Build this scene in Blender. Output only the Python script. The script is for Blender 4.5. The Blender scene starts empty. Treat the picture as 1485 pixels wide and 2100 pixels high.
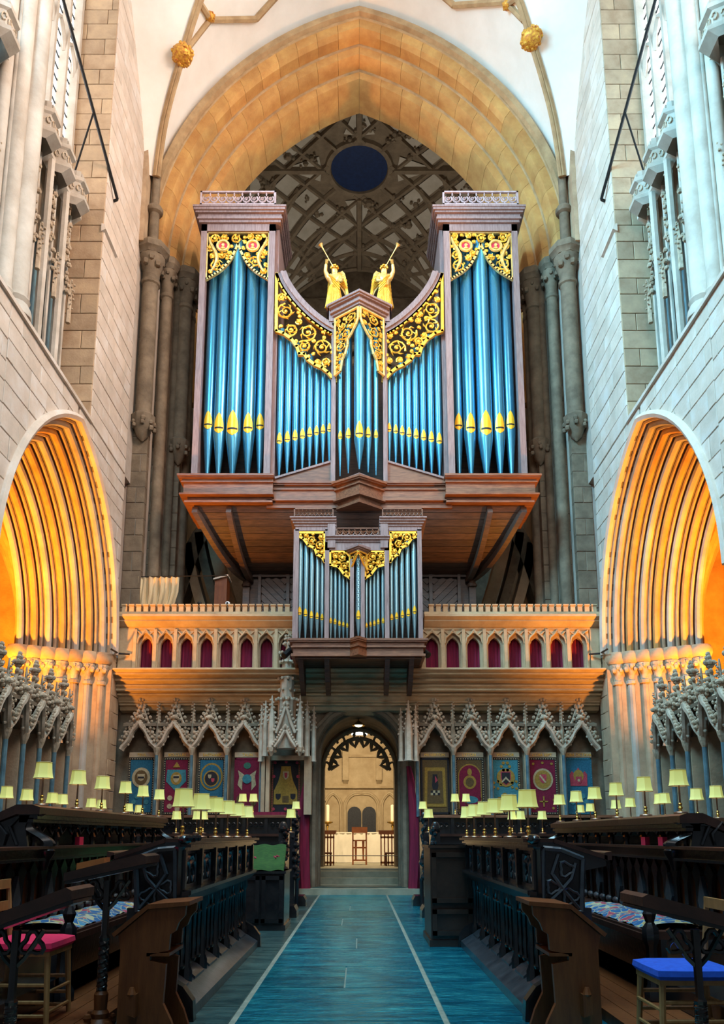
import bpy, bmesh, math, random
from mathutils import Vector, Matrix
from mathutils.bvhtree import BVHTree
random.seed(7)
C = bpy.context.scene.collection
S = bpy.context.scene
# ------------------------------------------------------------------ camera
FPX, TP, EYE, PX, PY = 1600.0, 0.187, 1.2, 737.0, 1416.0
PIT = math.atan(TP)
cd = bpy.data.cameras.new('camera'); cam = bpy.data.objects.new('camera', cd); C.objects.link(cam)
cam.location = (0, 0, EYE); cam.rotation_euler = (math.pi/2 + PIT, 0, 0)
cd.sensor_fit = 'VERTICAL'; cd.sensor_height = 36.0; cd.lens = 36.0*FPX/2100
cd.shift_x = (742.5-PX)/2100; cd.shift_y = (PY-1050)/2100
cd.clip_start = 0.05; cd.clip_end = 300
S.camera = cam
# ------------------------------------------------------------------ world, window and fill light, exposure
S.view_settings.view_transform = 'Standard'; S.view_settings.look = 'None'
S.view_settings.gamma = 1; S.view_settings.use_curve_mapping = False
S.view_settings.exposure = 0.0
W = bpy.data.worlds.new('world'); S.world = W; W.use_nodes = True
W.node_tree.nodes['Background'].inputs[0].default_value = (0.72, 0.86, 1.0, 1)
W.node_tree.nodes['Background'].inputs[1].default_value = 0.10
def area(name, loc, tgt, sx, sy, col, power, spread=180):
    l = bpy.data.lights.new(name, 'AREA'); l.shape = 'RECTANGLE'; l.size = sx; l.size_y = sy
    l.color = col; l.energy = power; l.spread = math.radians(spread)
    o = bpy.data.objects.new(name, l); C.objects.link(o); o.location = loc
    o.rotation_euler = (Vector(tgt)-Vector(loc)).to_track_quat('-Z', 'Y').to_euler(); return o
def point(name, loc, col, power, r=0.15):
    l = bpy.data.lights.new(name, 'POINT'); l.color = col; l.energy = power; l.shadow_soft_size = r
    o = bpy.data.objects.new(name, l); C.objects.link(o); o.location = loc; return o
# added fill standing in for an east window behind the viewer, clerestory windows of the nearer bays on both sides
area('east_fill_light', (0, -8, 15), (0, 17, 12.0), 7, 8, (1.0, 0.93, 0.86), 300, 80)
area('north_clerestory_light', (-5.6, 7.6, 17.5), (5.3, 13.0, 11.0), 5, 5, (0.21, 0.69, 1.0), 2100, 110)
area('south_clerestory_light', (5.6, 7.6, 17.5), (-5.3, 13.0, 12.0), 5, 5, (1.0, 0.64, 0.44), 1000, 110)
area('overhead_fill_light', (0, 3.0, 19.0), (0, 8.0, 0.0), 7, 7, (0.45, 0.80, 1.0), 900, 90)  # added fill pointing down to brighten floor and stalls; no window here
# floodlights on the aisle floors, shining up into the arcade arches
for sx in (-1, 1):
    area('aisle_floodlight', (sx*7.7, 12.6, 1.4), (sx*6.5, 15.4, 7.0), 0.4, 0.4, (1.0, 0.36, 0.03), 360 if sx < 0 else 330, 78)
    area('aisle_floodlight', (sx*8.8, 14.6, 1.2), (sx*7.2, 15.6, 8.0), 0.5, 0.5, (1.0, 0.38, 0.03), 170, 140)
# nave lamps beyond the doorway and dim light under the tower
area('nave_altar_light', (0, 21.2, 4.9), (0, 24.0, 0.8), 2.4, 1.0, (1.0, 0.78, 0.48), 380)
area('nave_daylight', (0, 24.0, 15.0), (0, 23, 24), 4, 4, (0.95, 0.90, 0.80), 190)
# ------------------------------------------------------------------ pixel -> world on the plane Y (design aid)
cP, sP = math.cos(PIT), math.sin(PIT)
def ray(px, py):
    u = (px-PX)/FPX; v = (PY-py)/FPX
    return Vector((u, cP - v*sP, sP + v*cP))
def P(px, py, Y):
    d = ray(px, py); t = Y/d.y
    return (d.x*t, EYE + d.z*t)          # (X, Z)
# ------------------------------------------------------------------ mesh builder
class B:
    def __init__(s): s.v = []; s.f = []
    def add(s, vs, fs):
        o = len(s.v); s.v += [tuple(p) for p in vs]; s.f += [tuple(i+o for i in f) for f in fs]; return s
    def box(s, x0, x1, y0, y1, z0, z1):
        return s.add([(x0,y0,z0),(x1,y0,z0),(x1,y1,z0),(x0,y1,z0),(x0,y0,z1),(x1,y0,z1),(x1,y1,z1),(x0,y1,z1)],
                     [(0,3,2,1),(4,5,6,7),(0,1,5,4),(1,2,6,5),(2,3,7,6),(3,0,4,7)])
    def hexa(s, a, b):                    # two quads of 4 points
        return s.add(list(a)+list(b), [(3,2,1,0),(4,5,6,7),(0,1,5,4),(1,2,6,5),(2,3,7,6),(3,0,4,7)])
    def prism(s, poly, d0, d1, plane='xz'):
        n = len(poly)
        if plane == 'xz': f = lambda a, b, d: (a, d, b)
        elif plane == 'yz': f = lambda a, b, d: (d, a, b)
        else: f = lambda a, b, d: (a, b, d)
        return s.add([f(a, b, d0) for a, b in poly]+[f(a, b, d1) for a, b in poly],
                     [tuple(range(n))[::-1], tuple(range(n, 2*n))]+[(i,(i+1)%n,n+(i+1)%n,n+i) for i in range(n)])
    def loft(s, secs, close=True, cap=True):
        n = len(secs[0]); o = []
        for q in secs: o += list(q)
        fs = []
        for k in range(len(secs)-1):
            for i in range(n if close else n-1):
                fs.append((k*n+i, k*n+(i+1)%n, (k+1)*n+(i+1)%n, (k+1)*n+i))
        if cap and close: fs += [tuple(range(n))[::-1], tuple(range((len(secs)-1)*n, len(secs)*n))]
        return s.add(o, fs)
    def lathe(s, prof, c=(0,0,0), n=12, cap=True):
        secs = []
        for r, z in prof:
            secs.append([(c[0]+r*math.cos(2*math.pi*i/n), c[1]+r*math.sin(2*math.pi*i/n), c[2]+z) for i in range(n)])
        return s.loft(secs, True, cap)
    def tube(s, pts, r, n=6, closed=False, sq=1.0, up=None):
        pts = [Vector(p) for p in pts]; m = len(pts)
        rs = r if isinstance(r, (list, tuple)) else [r]*m
        T = []
        for i in range(m):
            a = pts[(i-1) % m] if (closed or i > 0) else pts[i]; b = pts[(i+1) % m] if (closed or i < m-1) else pts[i]
            T.append((b-a).normalized() if (b-a).length > 1e-9 else Vector((0,0,1)))
        if up is None:
            up = Vector((0,0,1)) if abs(T[0].z) < .9 else Vector((1,0,0))
        else: up = Vector(up)
        secs = []; nrm = up
        for i in range(m):
            nrm = nrm - T[i]*nrm.dot(T[i])
            if nrm.length < 1e-6: nrm = T[i].orthogonal()
            nrm.normalize(); bn = T[i].cross(nrm)
            secs.append([pts[i]+(nrm*math.cos(2*math.pi*k/n)*sq+bn*math.sin(2*math.pi*k/n))*rs[i] for k in range(n)])
        if closed: secs.append(secs[0])
        return s.loft(secs, True, not closed)
    def ball(s, c, r, n=6, m=4):
        if not isinstance(r, (list, tuple)): r = (r, r, r)
        vs = [(c[0], c[1], c[2]-r[2])]
        for j in range(1, m):
            a = -math.pi/2+math.pi*j/m
            for i in range(n):
                b = 2*math.pi*i/n
                vs.append((c[0]+r[0]*math.cos(a)*math.cos(b), c[1]+r[1]*math.cos(a)*math.sin(b), c[2]+r[2]*math.sin(a)))
        vs.append((c[0], c[1], c[2]+r[2])); L = len(vs)-1
        fs = [(0, 1+(i+1)%n, 1+i) for i in range(n)]
        for j in range(m-2):
            for i in range(n):
                fs.append((1+j*n+i, 1+j*n+(i+1)%n, 1+(j+1)*n+(i+1)%n, 1+(j+1)*n+i))
        fs += [(L, 1+(m-2)*n+i, 1+(m-2)*n+(i+1)%n) for i in range(n)]
        return s.add(vs, fs)
    def grid(s, R):
        m, n = len(R), len(R[0]); vs = [p for r in R for p in r]
        return s.add(vs, [(j*n+i, j*n+i+1, (j+1)*n+i+1, (j+1)*n+i) for j in range(m-1) for i in range(n-1)])
    def mirror(s):                        # x -> -x
        s.v = [(-x, y, z) for x, y, z in s.v]; s.f = [f[::-1] for f in s.f]; return s
    def move(s, dx=0, dy=0, dz=0, rz=0):
        c, n = math.cos(rz), math.sin(rz)
        s.v = [(x*c-y*n+dx, x*n+y*c+dy, z+dz) for x, y, z in s.v]; return s
    def merge(s, o): return s.add(o.v, o.f)
    def mesh(s, name, m, smooth=35, org=(0,0,0)):
        me = bpy.data.meshes.new(name)
        me.from_pydata([(x-org[0], y-org[1], z-org[2]) for x, y, z in s.v], [], s.f)
        bm = bmesh.new(); bm.from_mesh(me); bmesh.ops.recalc_face_normals(bm, faces=bm.faces); bm.to_mesh(me); bm.free()
        if smooth:
            me.shade_smooth(); me.set_sharp_from_angle(angle=math.radians(smooth))
        me.materials.append(m); return me
    def build(s, name, m, parent=None, smooth=35):
        org = wl(parent)
        o = bpy.data.objects.new(name, s.mesh(name, m, smooth, org)); C.objects.link(o); o.parent = parent
        return o
def wl(p):
    v = Vector((0,0,0))
    while p is not None: v = v + p.location; p = p.parent
    return v
def inst(name, me, parent, loc=(0,0,0), rot=(0,0,0), scale=(1,1,1)):
    o = bpy.data.objects.new(name, me); C.objects.link(o); o.parent = parent
    o.location = Vector(loc)-wl(parent); o.rotation_euler = rot; o.scale = scale; return o
def tag(o, label, cat, group=None):
    o['label'] = label; o['category'] = cat
    if group: o['group'] = group
    return o
def thing(name, label, cat, loc=(0,0,0), group=None):
    o = bpy.data.objects.new(name, None); C.objects.link(o); o.location = loc; o.empty_display_size = .1
    return tag(o, label, cat, group)
def struct(name, loc=(0,0,0), label=None):
    o = bpy.data.objects.new(name, None); C.objects.link(o); o.location = loc; o['kind'] = 'structure'
    o.empty_display_size = .1
    if label: o['label'] = label
    return o
def copy_tree(o, parent=None):
    c = o.copy(); C.objects.link(c); c.parent = parent
    for ch in list(o.children): copy_tree(ch, c)
    return c
def dup(o, loc=None, rz=None, label=None, sx=None):
    c = copy_tree(o)
    if loc is not None: c.location = loc
    if rz is not None: c.rotation_euler = (0, 0, rz)
    if label: c['label'] = label
    if sx is not None: c.scale = (sx, 1, 1)
    return c
# ------------------------------------------------------------------ materials
def mat(name, c1, c2=None, scale=3.0, rough=.7, metal=0, bump=0, bscale=25, var=0, stretch=None, emit=None, estr=0, coat=0, detail=5, bdist=.02, spec=None, tint=None, c3=None):
    m = bpy.data.materials.new(name); m.use_nodes = True; nt = m.node_tree; N = nt.nodes; L = nt.links
    b = N['Principled BSDF']; b.inputs['Roughness'].default_value = rough; b.inputs['Metallic'].default_value = metal
    if coat: b.inputs['Coat Weight'].default_value = coat; b.inputs['Coat Roughness'].default_value = .15
    if spec is not None: b.inputs['Specular IOR Level'].default_value = spec
    if tint: b.inputs['Specular Tint'].default_value = (*tint, 1)
    tc = N.new('ShaderNodeTexCoord'); oi = N.new('ShaderNodeObjectInfo')
    mp = N.new('ShaderNodeVectorMath'); mp.operation = 'ADD'
    sc = N.new('ShaderNodeVectorMath'); sc.operation = 'SCALE'; sc.inputs[0].default_value = (37, 23, 51)
    L.new(oi.outputs['Random'], sc.inputs['Scale']); L.new(tc.outputs['Object'], mp.inputs[0]); L.new(sc.outputs[0], mp.inputs[1])
    vec = mp.outputs[0]
    if stretch:
        mm = N.new('ShaderNodeMapping'); mm.inputs['Scale'].default_value = stretch; L.new(vec, mm.inputs[0]); vec = mm.outputs[0]
    col = None
    if c2:
        nz = N.new('ShaderNodeTexNoise'); nz.inputs['Scale'].default_value = scale; nz.inputs['Detail'].default_value = detail
        nz.inputs['Roughness'].default_value = .62; L.new(vec, nz.inputs['Vector'])
        rp = N.new('ShaderNodeValToRGB'); e = rp.color_ramp.elements
        e[0].position = .33; e[0].color = (*c1, 1); e[1].position = .68; e[1].color = (*c2, 1)
        if c3: q = e.new(.5); q.color = (*c3, 1)
        L.new(nz.outputs[0], rp.inputs[0]); col = rp.outputs[0]
    if var:
        hs = N.new('ShaderNodeHueSaturation'); ma = N.new('ShaderNodeMapRange')
        ma.inputs[3].default_value = 1-var; ma.inputs[4].default_value = 1+var; L.new(oi.outputs['Random'], ma.inputs[0])
        L.new(ma.outputs[0], hs.inputs['Value'])
        if col: L.new(col, hs.inputs['Color'])
        else: hs.inputs['Color'].default_value = (*c1, 1)
        col = hs.outputs[0]
    if col: L.new(col, b.inputs['Base Color'])
    else: b.inputs['Base Color'].default_value = (*c1, 1)
    if bump:
        n2 = N.new('ShaderNodeTexNoise'); n2.inputs['Scale'].default_value = bscale; n2.inputs['Detail'].default_value = 6
        L.new(vec, n2.inputs['Vector']); bp = N.new('ShaderNodeBump'); bp.inputs['Strength'].default_value = bump
        bp.inputs['Distance'].default_value = bdist; L.new(n2.outputs[0], bp.inputs['Height']); L.new(bp.outputs[0], b.inputs['Normal'])
    if emit: b.inputs['Emission Color'].default_value = (*emit, 1); b.inputs['Emission Strength'].default_value = estr
    return m
M = dict(
 stone=mat('stone', (.33,.22,.13), (.50,.36,.22), 2.2, .85, bump=.25, var=.12, c3=(.42,.30,.19)),
 gold_stone=mat('gold_stone', (.46,.22,.065), (.64,.37,.12), 2.0, .85, bump=.25, var=.09, c3=(.55,.29,.09)),
 pale_stone=mat('pale_stone', (.50,.42,.34), (.66,.60,.54), 1.6, .85, bump=.25, var=.07, c3=(.60,.50,.41)),
 joint=mat('mortar_joint', (.40,.34,.28), (.48,.42,.36), 6, .95),
 grey_stone=mat('grey_stone', (.12,.09,.058), (.235,.18,.12), 3, .85, bump=.3, var=.10),  # dark stone; shade on the responds and in recesses is put into its colour
 shaft_stone=mat('shaft_stone', (.34,.29,.23), (.52,.47,.40), 1.5, .75, bump=.2, var=.06),
 screen_stone=mat('screen_stone', (.40,.28,.16), (.56,.42,.25), 2.5, .85, bump=.25, var=.05),
 nave_stone=mat('nave_stone', (.40,.30,.18), (.56,.45,.29), 2.2, .85, bump=.2),
 pale_carve=mat('pale_carved_stone', (.40,.31,.22), (.60,.51,.40), 5, .85, bump=.3),
 carve=mat('carved_stone', (.30,.22,.14), (.56,.46,.34), 6, .85, bump=.4, var=.08),
 blue_marble=mat('blue_lias', (.05,.10,.13), (.13,.24,.28), 4, .35, bump=.1),
 plaster=mat('white_plaster', (.80,.77,.70), (.88,.86,.80), 1.2, .9),
 rib=mat('rib_stone', (.34,.22,.11), (.52,.36,.19), 3, .85, bump=.2),
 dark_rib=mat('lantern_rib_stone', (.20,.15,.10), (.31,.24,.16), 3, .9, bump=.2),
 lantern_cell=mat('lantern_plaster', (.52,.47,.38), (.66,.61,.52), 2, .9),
 oculus=mat('blue_hatch', (.004,.02,.085), (.008,.035,.14), 9, .5),
 gilt=mat('gilt', (.72,.36,.03), (.95,.60,.10), 9, .38, metal=.55, bump=.25, bscale=40, c3=(.90,.50,.05)),
 gilt_pale=mat('pale_gilt', (.66,.40,.09), (.92,.70,.27), 9, .36, metal=.45, bump=.2, bscale=40),
 boss=mat('gilt_boss', (.45,.10,.03), (.85,.55,.06), 22, .45, metal=.35, bump=.4, bscale=50),
 pipe=mat('pipe_metal', (.05,.235,.385), (.10,.36,.53), 1.2, .27, metal=.72, var=.08, stretch=(3,3,.4)),
 pipe_small=mat('small_pipe_metal', (.24,.42,.48), (.34,.52,.56), 1.5, .28, metal=.75, var=.06, stretch=(3,3,.4)),
 mouth=mat('mouth_gilt', (.95,.48,.01), (1.0,.60,.03), 5, .35, metal=.25),
 slit=mat('mouth_slit', (.01,.01,.01), rough=.6),
 case=mat('organ_case_oak', (.20,.125,.12), (.34,.24,.23), 5, .45, bump=.12, stretch=(6,6,.6), var=.05),
 case_light=mat('crest_oak', (.34,.24,.25), (.55,.43,.45), 8, .4, bump=.1),
 case_b=mat('organ_base_oak', (.13,.048,.026), (.30,.13,.065), 6, .42, bump=.15, stretch=(.6,5,5), var=.10),
 dark_oak=mat('dark_oak', (.032,.016,.011), (.095,.048,.03), 6, .5, bump=.2, stretch=(.6,5,5), var=.22),
 black_oak=mat('black_oak', (.006,.006,.008), (.022,.018,.018), 5, .24, bump=.1, coat=.35),
 lit_oak=mat('lit_oak', (.022,.028,.036), (.065,.074,.085), 6, .3, bump=.1, coat=.3),  # paler bluish oak; light on the tracery is put into its colour
 panel_oak=mat('panel_oak', (.018,.009,.006), (.04,.02,.013), 5, .35, bump=.1),
 gold_trim=mat('shade_trim', (.70,.52,.18), rough=.7),
 desk_top=mat('desk_top_oak', (.026,.009,.006), (.06,.02,.012), 6, .36, bump=.1, coat=.1),
 brown=mat('brown_oak', (.115,.030,.008), (.185,.052,.013), 5, .45, spec=.3, bump=.1, stretch=(5,5,.7)),
 beech=mat('beech', (.27,.13,.04), (.40,.20,.07), 6, .45, stretch=(5,5,.8)),
 orange_wood=mat('orange_wood', (.42,.12,.03), (.60,.20,.05), 5, .4),
 crimson=mat('crimson_cloth', (.13,.002,.022), (.24,.005,.04), 4, .85, stretch=(6,6,.5)),
 red_pad=mat('red_pad', (.62,.008,.06), (.72,.015,.08), 30, .9),
 blue_pad=mat('blue_pad', (.008,.06,.42), (.012,.09,.55), 30, .9),
 green_pad=mat('green_velvet', (.006,.040,.002), (.022,.085,.004), 12, .85, stretch=(1,6,6)),
 cream=mat('cream_cloth', (.62,.46,.26), (.78,.62,.38), 3, .9, stretch=(6,6,.6)),
 white_cloth=mat('white_cloth', (.80,.74,.60), (.92,.86,.72), 2, .9),
 shade=mat('lamp_shade', (.80,.77,.26), (.86,.83,.36), 3, .8, emit=(.85,.80,.12), estr=.30),
 shade_lining=mat('shade_lining', (.80,.65,.35), rough=.8, emit=(1.0,.72,.30), estr=.5),
 brass=mat('brass', (.55,.32,.06), (.75,.48,.12), 20, .25, metal=.9),
 bronze=mat('bronze_rod', (.22,.13,.09), (.32,.20,.14), 10, .3, metal=.8),
 iron=mat('black_iron', (.012,.012,.012), rough=.5, metal=.4),
 glass=mat('window_daylight', (.9,.95,1.0), rough=.3, emit=(.92,.97,1.0), estr=3.6),
 candle=mat('candle_wax', (.85,.80,.62), rough=.6),
 flame=mat('pendant_lamp_glow', (1,.9,.6), emit=(1.0,.85,.45), estr=6),
 slate=mat('slate', (.004,.13,.22), (.05,.50,.60), 2.4, .20, metal=.7, bump=.7, bdist=.035, bscale=9, var=.20, stretch=(1,2.6,1), spec=.8, tint=(.4,.95,1.0), c3=(.012,.26,.38)),  # cyan sheen of reflected light is put into base colour and tint
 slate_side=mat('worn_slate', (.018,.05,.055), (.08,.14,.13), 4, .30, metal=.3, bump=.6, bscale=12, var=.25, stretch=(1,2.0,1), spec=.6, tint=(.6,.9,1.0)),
 floor_joint=mat('floor_joint', (.15,.17,.14), (.26,.26,.20), 12, .9),
 paving=mat('nave_paving', (.20,.19,.13), (.34,.31,.22), 3, .6),
 purple_door=mat('lattice_dark', (.012,.016,.028), (.03,.035,.05), 30, .6),
 rose=mat('rose_red', (.75,.02,.10), rough=.6),
 white_pl=mat('white_plastic', (.8,.8,.8), rough=.4),
)
def needlework():
    m = bpy.data.materials.new('needlework'); m.use_nodes = True; nt = m.node_tree; N = nt.nodes; L = nt.links; b = N['Principled BSDF']; b.inputs['Roughness'].default_value = .95
    tc = N.new('ShaderNodeTexCoord'); nz = N.new('ShaderNodeTexNoise'); nz.inputs['Scale'].default_value = 7; nz.inputs['Detail'].default_value = 1
    mx = N.new('ShaderNodeMix'); mx.data_type = 'VECTOR'; mx.inputs['Factor'].default_value = .12
    L.new(tc.outputs['Object'], nz.inputs['Vector']); L.new(tc.outputs['Object'], mx.inputs['A']); L.new(nz.outputs['Color'], mx.inputs['B'])
    v = N.new('ShaderNodeTexVoronoi'); v.inputs['Scale'].default_value = 17; L.new(mx.outputs['Result'], v.inputs['Vector'])
    v2 = N.new('ShaderNodeTexVoronoi'); v2.feature = 'DISTANCE_TO_EDGE'; v2.inputs['Scale'].default_value = 17; L.new(mx.outputs['Result'], v2.inputs['Vector'])
    sp = N.new('ShaderNodeSeparateColor'); L.new(v.outputs['Color'], sp.inputs[0]); rp = N.new('ShaderNodeValToRGB'); rp.color_ramp.interpolation = 'CONSTANT'; e = rp.color_ramp.elements
    e[0].color = (.012,.075,.19,1); e[1].position = .42; e[1].color = (.05,.17,.27,1)
    for p, c in ((.58, (.02,.05,.12,1)), (.72, (.28,.03,.06,1)), (.84, (.32,.21,.07,1)), (.92, (.34,.30,.21,1))):
        q = e.new(p); q.color = c
    L.new(sp.outputs[0], rp.inputs[0]); lt = N.new('ShaderNodeMath'); lt.operation = 'LESS_THAN'; lt.inputs[1].default_value = .045; L.new(v2.outputs['Distance'], lt.inputs[0])
    m2 = N.new('ShaderNodeMix'); m2.data_type = 'RGBA'; L.new(lt.outputs[0], m2.inputs['Factor']); L.new(rp.outputs[0], m2.inputs['A']); m2.inputs['B'].default_value = (.36,.31,.17,1)
    L.new(m2.outputs['Result'], b.inputs['Base Color']); return m
M['needle'] = needlework()
def tcol(n, c, k=.6): return mat(n, tuple(x*k for x in c), c, 28, .95, bump=.3, bscale=90)
TAP = dict(blue=tcol('wool_blue', (.02,.13,.21)), red=tcol('wool_red', (.20,.006,.035)), gold=tcol('wool_gold', (.36,.21,.035)),
           cream=tcol('wool_cream', (.48,.38,.22)), black=tcol('wool_black', (.02,.016,.02)), brown=tcol('wool_brown', (.13,.075,.025)),
           green=tcol('wool_green', (.05,.16,.10)), teal=tcol('wool_teal', (.05,.22,.26)), rose=tcol('wool_rose', (.45,.05,.08)))
# ------------------------------------------------------------------ curve helpers
def arch_pts(a, r, n=12, both=True):      # two-centred pointed arch: (offset, height) from +a springing to apex (and down)
    R = (a*a+r*r)/(2*a); th = math.asin(min(1, r/R)); c = a-R
    right = [(c+R*math.cos(th*i/n), R*math.sin(th*i/n)) for i in range(n+1)]
    right[-1] = (0, r)
    return right+[(-x, z) for x, z in right[-2::-1]] if both else right
def arch_x(a, r, z):                      # half width of that arch at height z
    if z <= 0: return a
    if z >= r: return 0
    R = (a*a+r*r)/(2*a); return max(0, a-R+math.sqrt(max(0, R*R-z*z)))
def ogee(a, r, n=10):                     # right half of an ogee arch, springing to apex
    pts = []
    for i in range(n+1):
        t = i/n
        x = a*(1-t)**1.0; k = t
        pts.append((a*(1-(3*k*k-2*k**3)*.55-.45*k), r*(.5*(1-math.cos(math.pi*k*.5))*.3+.7*(math.sin(k*math.pi/2)**1.1)*(.82+.18*k))))
    pts[-1] = (0, r); return pts
def spiral(c, r, turns, a0, sgn=1, n=14, r1=.12):
    return [(c[0]+r*(1-(1-r1)*i/n)*math.cos(a0+sgn*2*math.pi*turns*i/n), c[1]+r*(1-(1-r1)*i/n)*math.sin(a0+sgn*2*math.pi*turns*i/n)) for i in range(n+1)]
def inside(p, poly):
    x, y = p; r = False; j = len(poly)-1
    for i in range(len(poly)):
        a, b = poly[i], poly[j]
        if (a[1] > y) != (b[1] > y) and x < (b[0]-a[0])*(y-a[1])/(b[1]-a[1])+a[0]: r = not r
        j = i
    return r
def edist(p, poly):
    d = 9e9
    for i in range(len(poly)):
        a = Vector(poly[i]); b = Vector(poly[(i+1) % len(poly)]); q = Vector(p); ab = b-a
        t = max(0, min(1, (q-a).dot(ab)/max(ab.length_squared, 1e-9))); d = min(d, (q-a-ab*t).length)
    return d
def scrollwork(poly, Y, rmin, rmax, wire, holes=(), seed=1):   # carved foliage filling a polygon (x,z) on the plane Y, 3-D relief
    rnd = random.Random(seed); b = B(); cs = [(h[0], h[1], h[2]) for h in holes]; nh = len(cs)
    x0 = min(p[0] for p in poly); x1 = max(p[0] for p in poly); z0 = min(p[1] for p in poly); z1 = max(p[1] for p in poly)
    for rad in (rmax, rmax*.75, rmax*.52, rmax*.36, rmin):
        for k in range(260):
            p = (rnd.uniform(x0, x1), rnd.uniform(z0, z1))
            if not inside(p, poly) or edist(p, poly) < rad*.95: continue
            if any(math.hypot(p[0]-c[0], p[1]-c[1]) < rad+c[2]*.93 for c in cs): continue
            cs.append((p[0], p[1], rad))
    for i, (x, z, r) in enumerate(cs[nh:]):
        a0 = rnd.uniform(0, 6.28); sg = rnd.choice((-1, 1)); big = r > rmin*1.6
        pts = spiral((x, z), r, 1.65 if big else 1.2, a0, sg, 18 if big else 10)
        n = len(pts)
        b.tube([(q[0], Y-.02*math.sin(3*k/n), q[1]) for k, q in enumerate(pts)], [wire*(1.25-.6*k/n) for k in range(n)], 5)
        b.ball((x, Y-.02, z), (wire*2.1, wire*1.6, wire*2.1), 6, 4)
        if big:
            for k in range(5):
                a = a0+k*1.257
                b.tube([(x+r*.5*math.cos(a), Y-.01, z+r*.5*math.sin(a)), (x+r*.8*math.cos(a+.5*sg), Y-.03, z+r*.8*math.sin(a+.5*sg)), (x+r*.95*math.cos(a+.9*sg), Y, z+r*.95*math.sin(a+.9*sg))], [wire*.5, wire*1.1, wire*.2], 5)
    return b
def strip(poly, w, y0, y1, closed=True):  # frame moulding following a polyline in xz, width w inwards both sides
    b = B(); n = len(poly)
    for i in range(n if closed else n-1):
        a = Vector(poly[i]); c = Vector(poly[(i+1) % n]); d = (c-a)
        if d.length < 1e-6: continue
        d.normalize(); q = Vector((-d.y, d.x))*w*.5; e = d*w*.35
        a = a-e; c = c+e
        b.hexa([(a.x-q.x, y0, a.y-q.y), (c.x-q.x, y0, c.y-q.y), (c.x+q.x, y0, c.y+q.y), (a.x+q.x, y0, a.y+q.y)],
               [(a.x-q.x, y1, a.y-q.y), (c.x-q.x, y1, c.y-q.y), (c.x+q.x, y1, c.y+q.y), (a.x+q.x, y1, a.y+q.y)])
    return b
def knobs(b, pts, r, rnd=random, n=5, m=4):
    for p in pts:
        q = r*rnd.uniform(.75, 1.2); b.ball((p[0]+rnd.uniform(-.3,.3)*r, p[1]+rnd.uniform(-.3,.3)*r, p[2]), (q, q, q*1.05), n, m)
    return b
# ================================================================== THE SETTING
# ---- floor of flagstones
fl = struct('floor')
B().box(-5.3, 5.3, 2.0, 17.0, -.30, -.012).build('mortar_bed', M['floor_joint'], fl, 0)
XL, XR = -.82, .56
rnd = random.Random(3)
def slab(x0, x1, y0, y1, m, dz=0):
    g = .007; dz = max(dz, -.001)
    b = B().box(x0+g, x1-g, y0+g, y1-g, -.05, dz)
    b.build('flagstone', m, fl, 0)
y = 4.1
for k, L in enumerate((1.38, 1.15, 1.05, 1.2, .95, 1.3, 1.0, 1.15, 1.05, 1.2, 1.25)):
    y1 = min(y+L, 16.8)
    if k in (2, 4, 6, 8):
        xm = rnd.uniform(-.25, .1); slab(XL, xm, y, y1, M['slate']); slab(xm, XR, y, y1, M['slate'], -.002)
    else: slab(XL, XR, y, y1, M['slate'], rnd.uniform(-.003, 0))
    y = y1
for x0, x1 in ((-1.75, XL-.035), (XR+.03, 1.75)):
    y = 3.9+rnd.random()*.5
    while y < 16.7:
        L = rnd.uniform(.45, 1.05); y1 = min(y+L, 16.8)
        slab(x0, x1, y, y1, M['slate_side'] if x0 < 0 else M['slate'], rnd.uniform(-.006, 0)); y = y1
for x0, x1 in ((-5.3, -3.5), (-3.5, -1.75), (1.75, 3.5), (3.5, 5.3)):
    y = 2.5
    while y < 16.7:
        y1 = min(y+1.3, 16.8); slab(x0, x1, y, y1, M['slate_side'], -.004); y = y1
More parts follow.
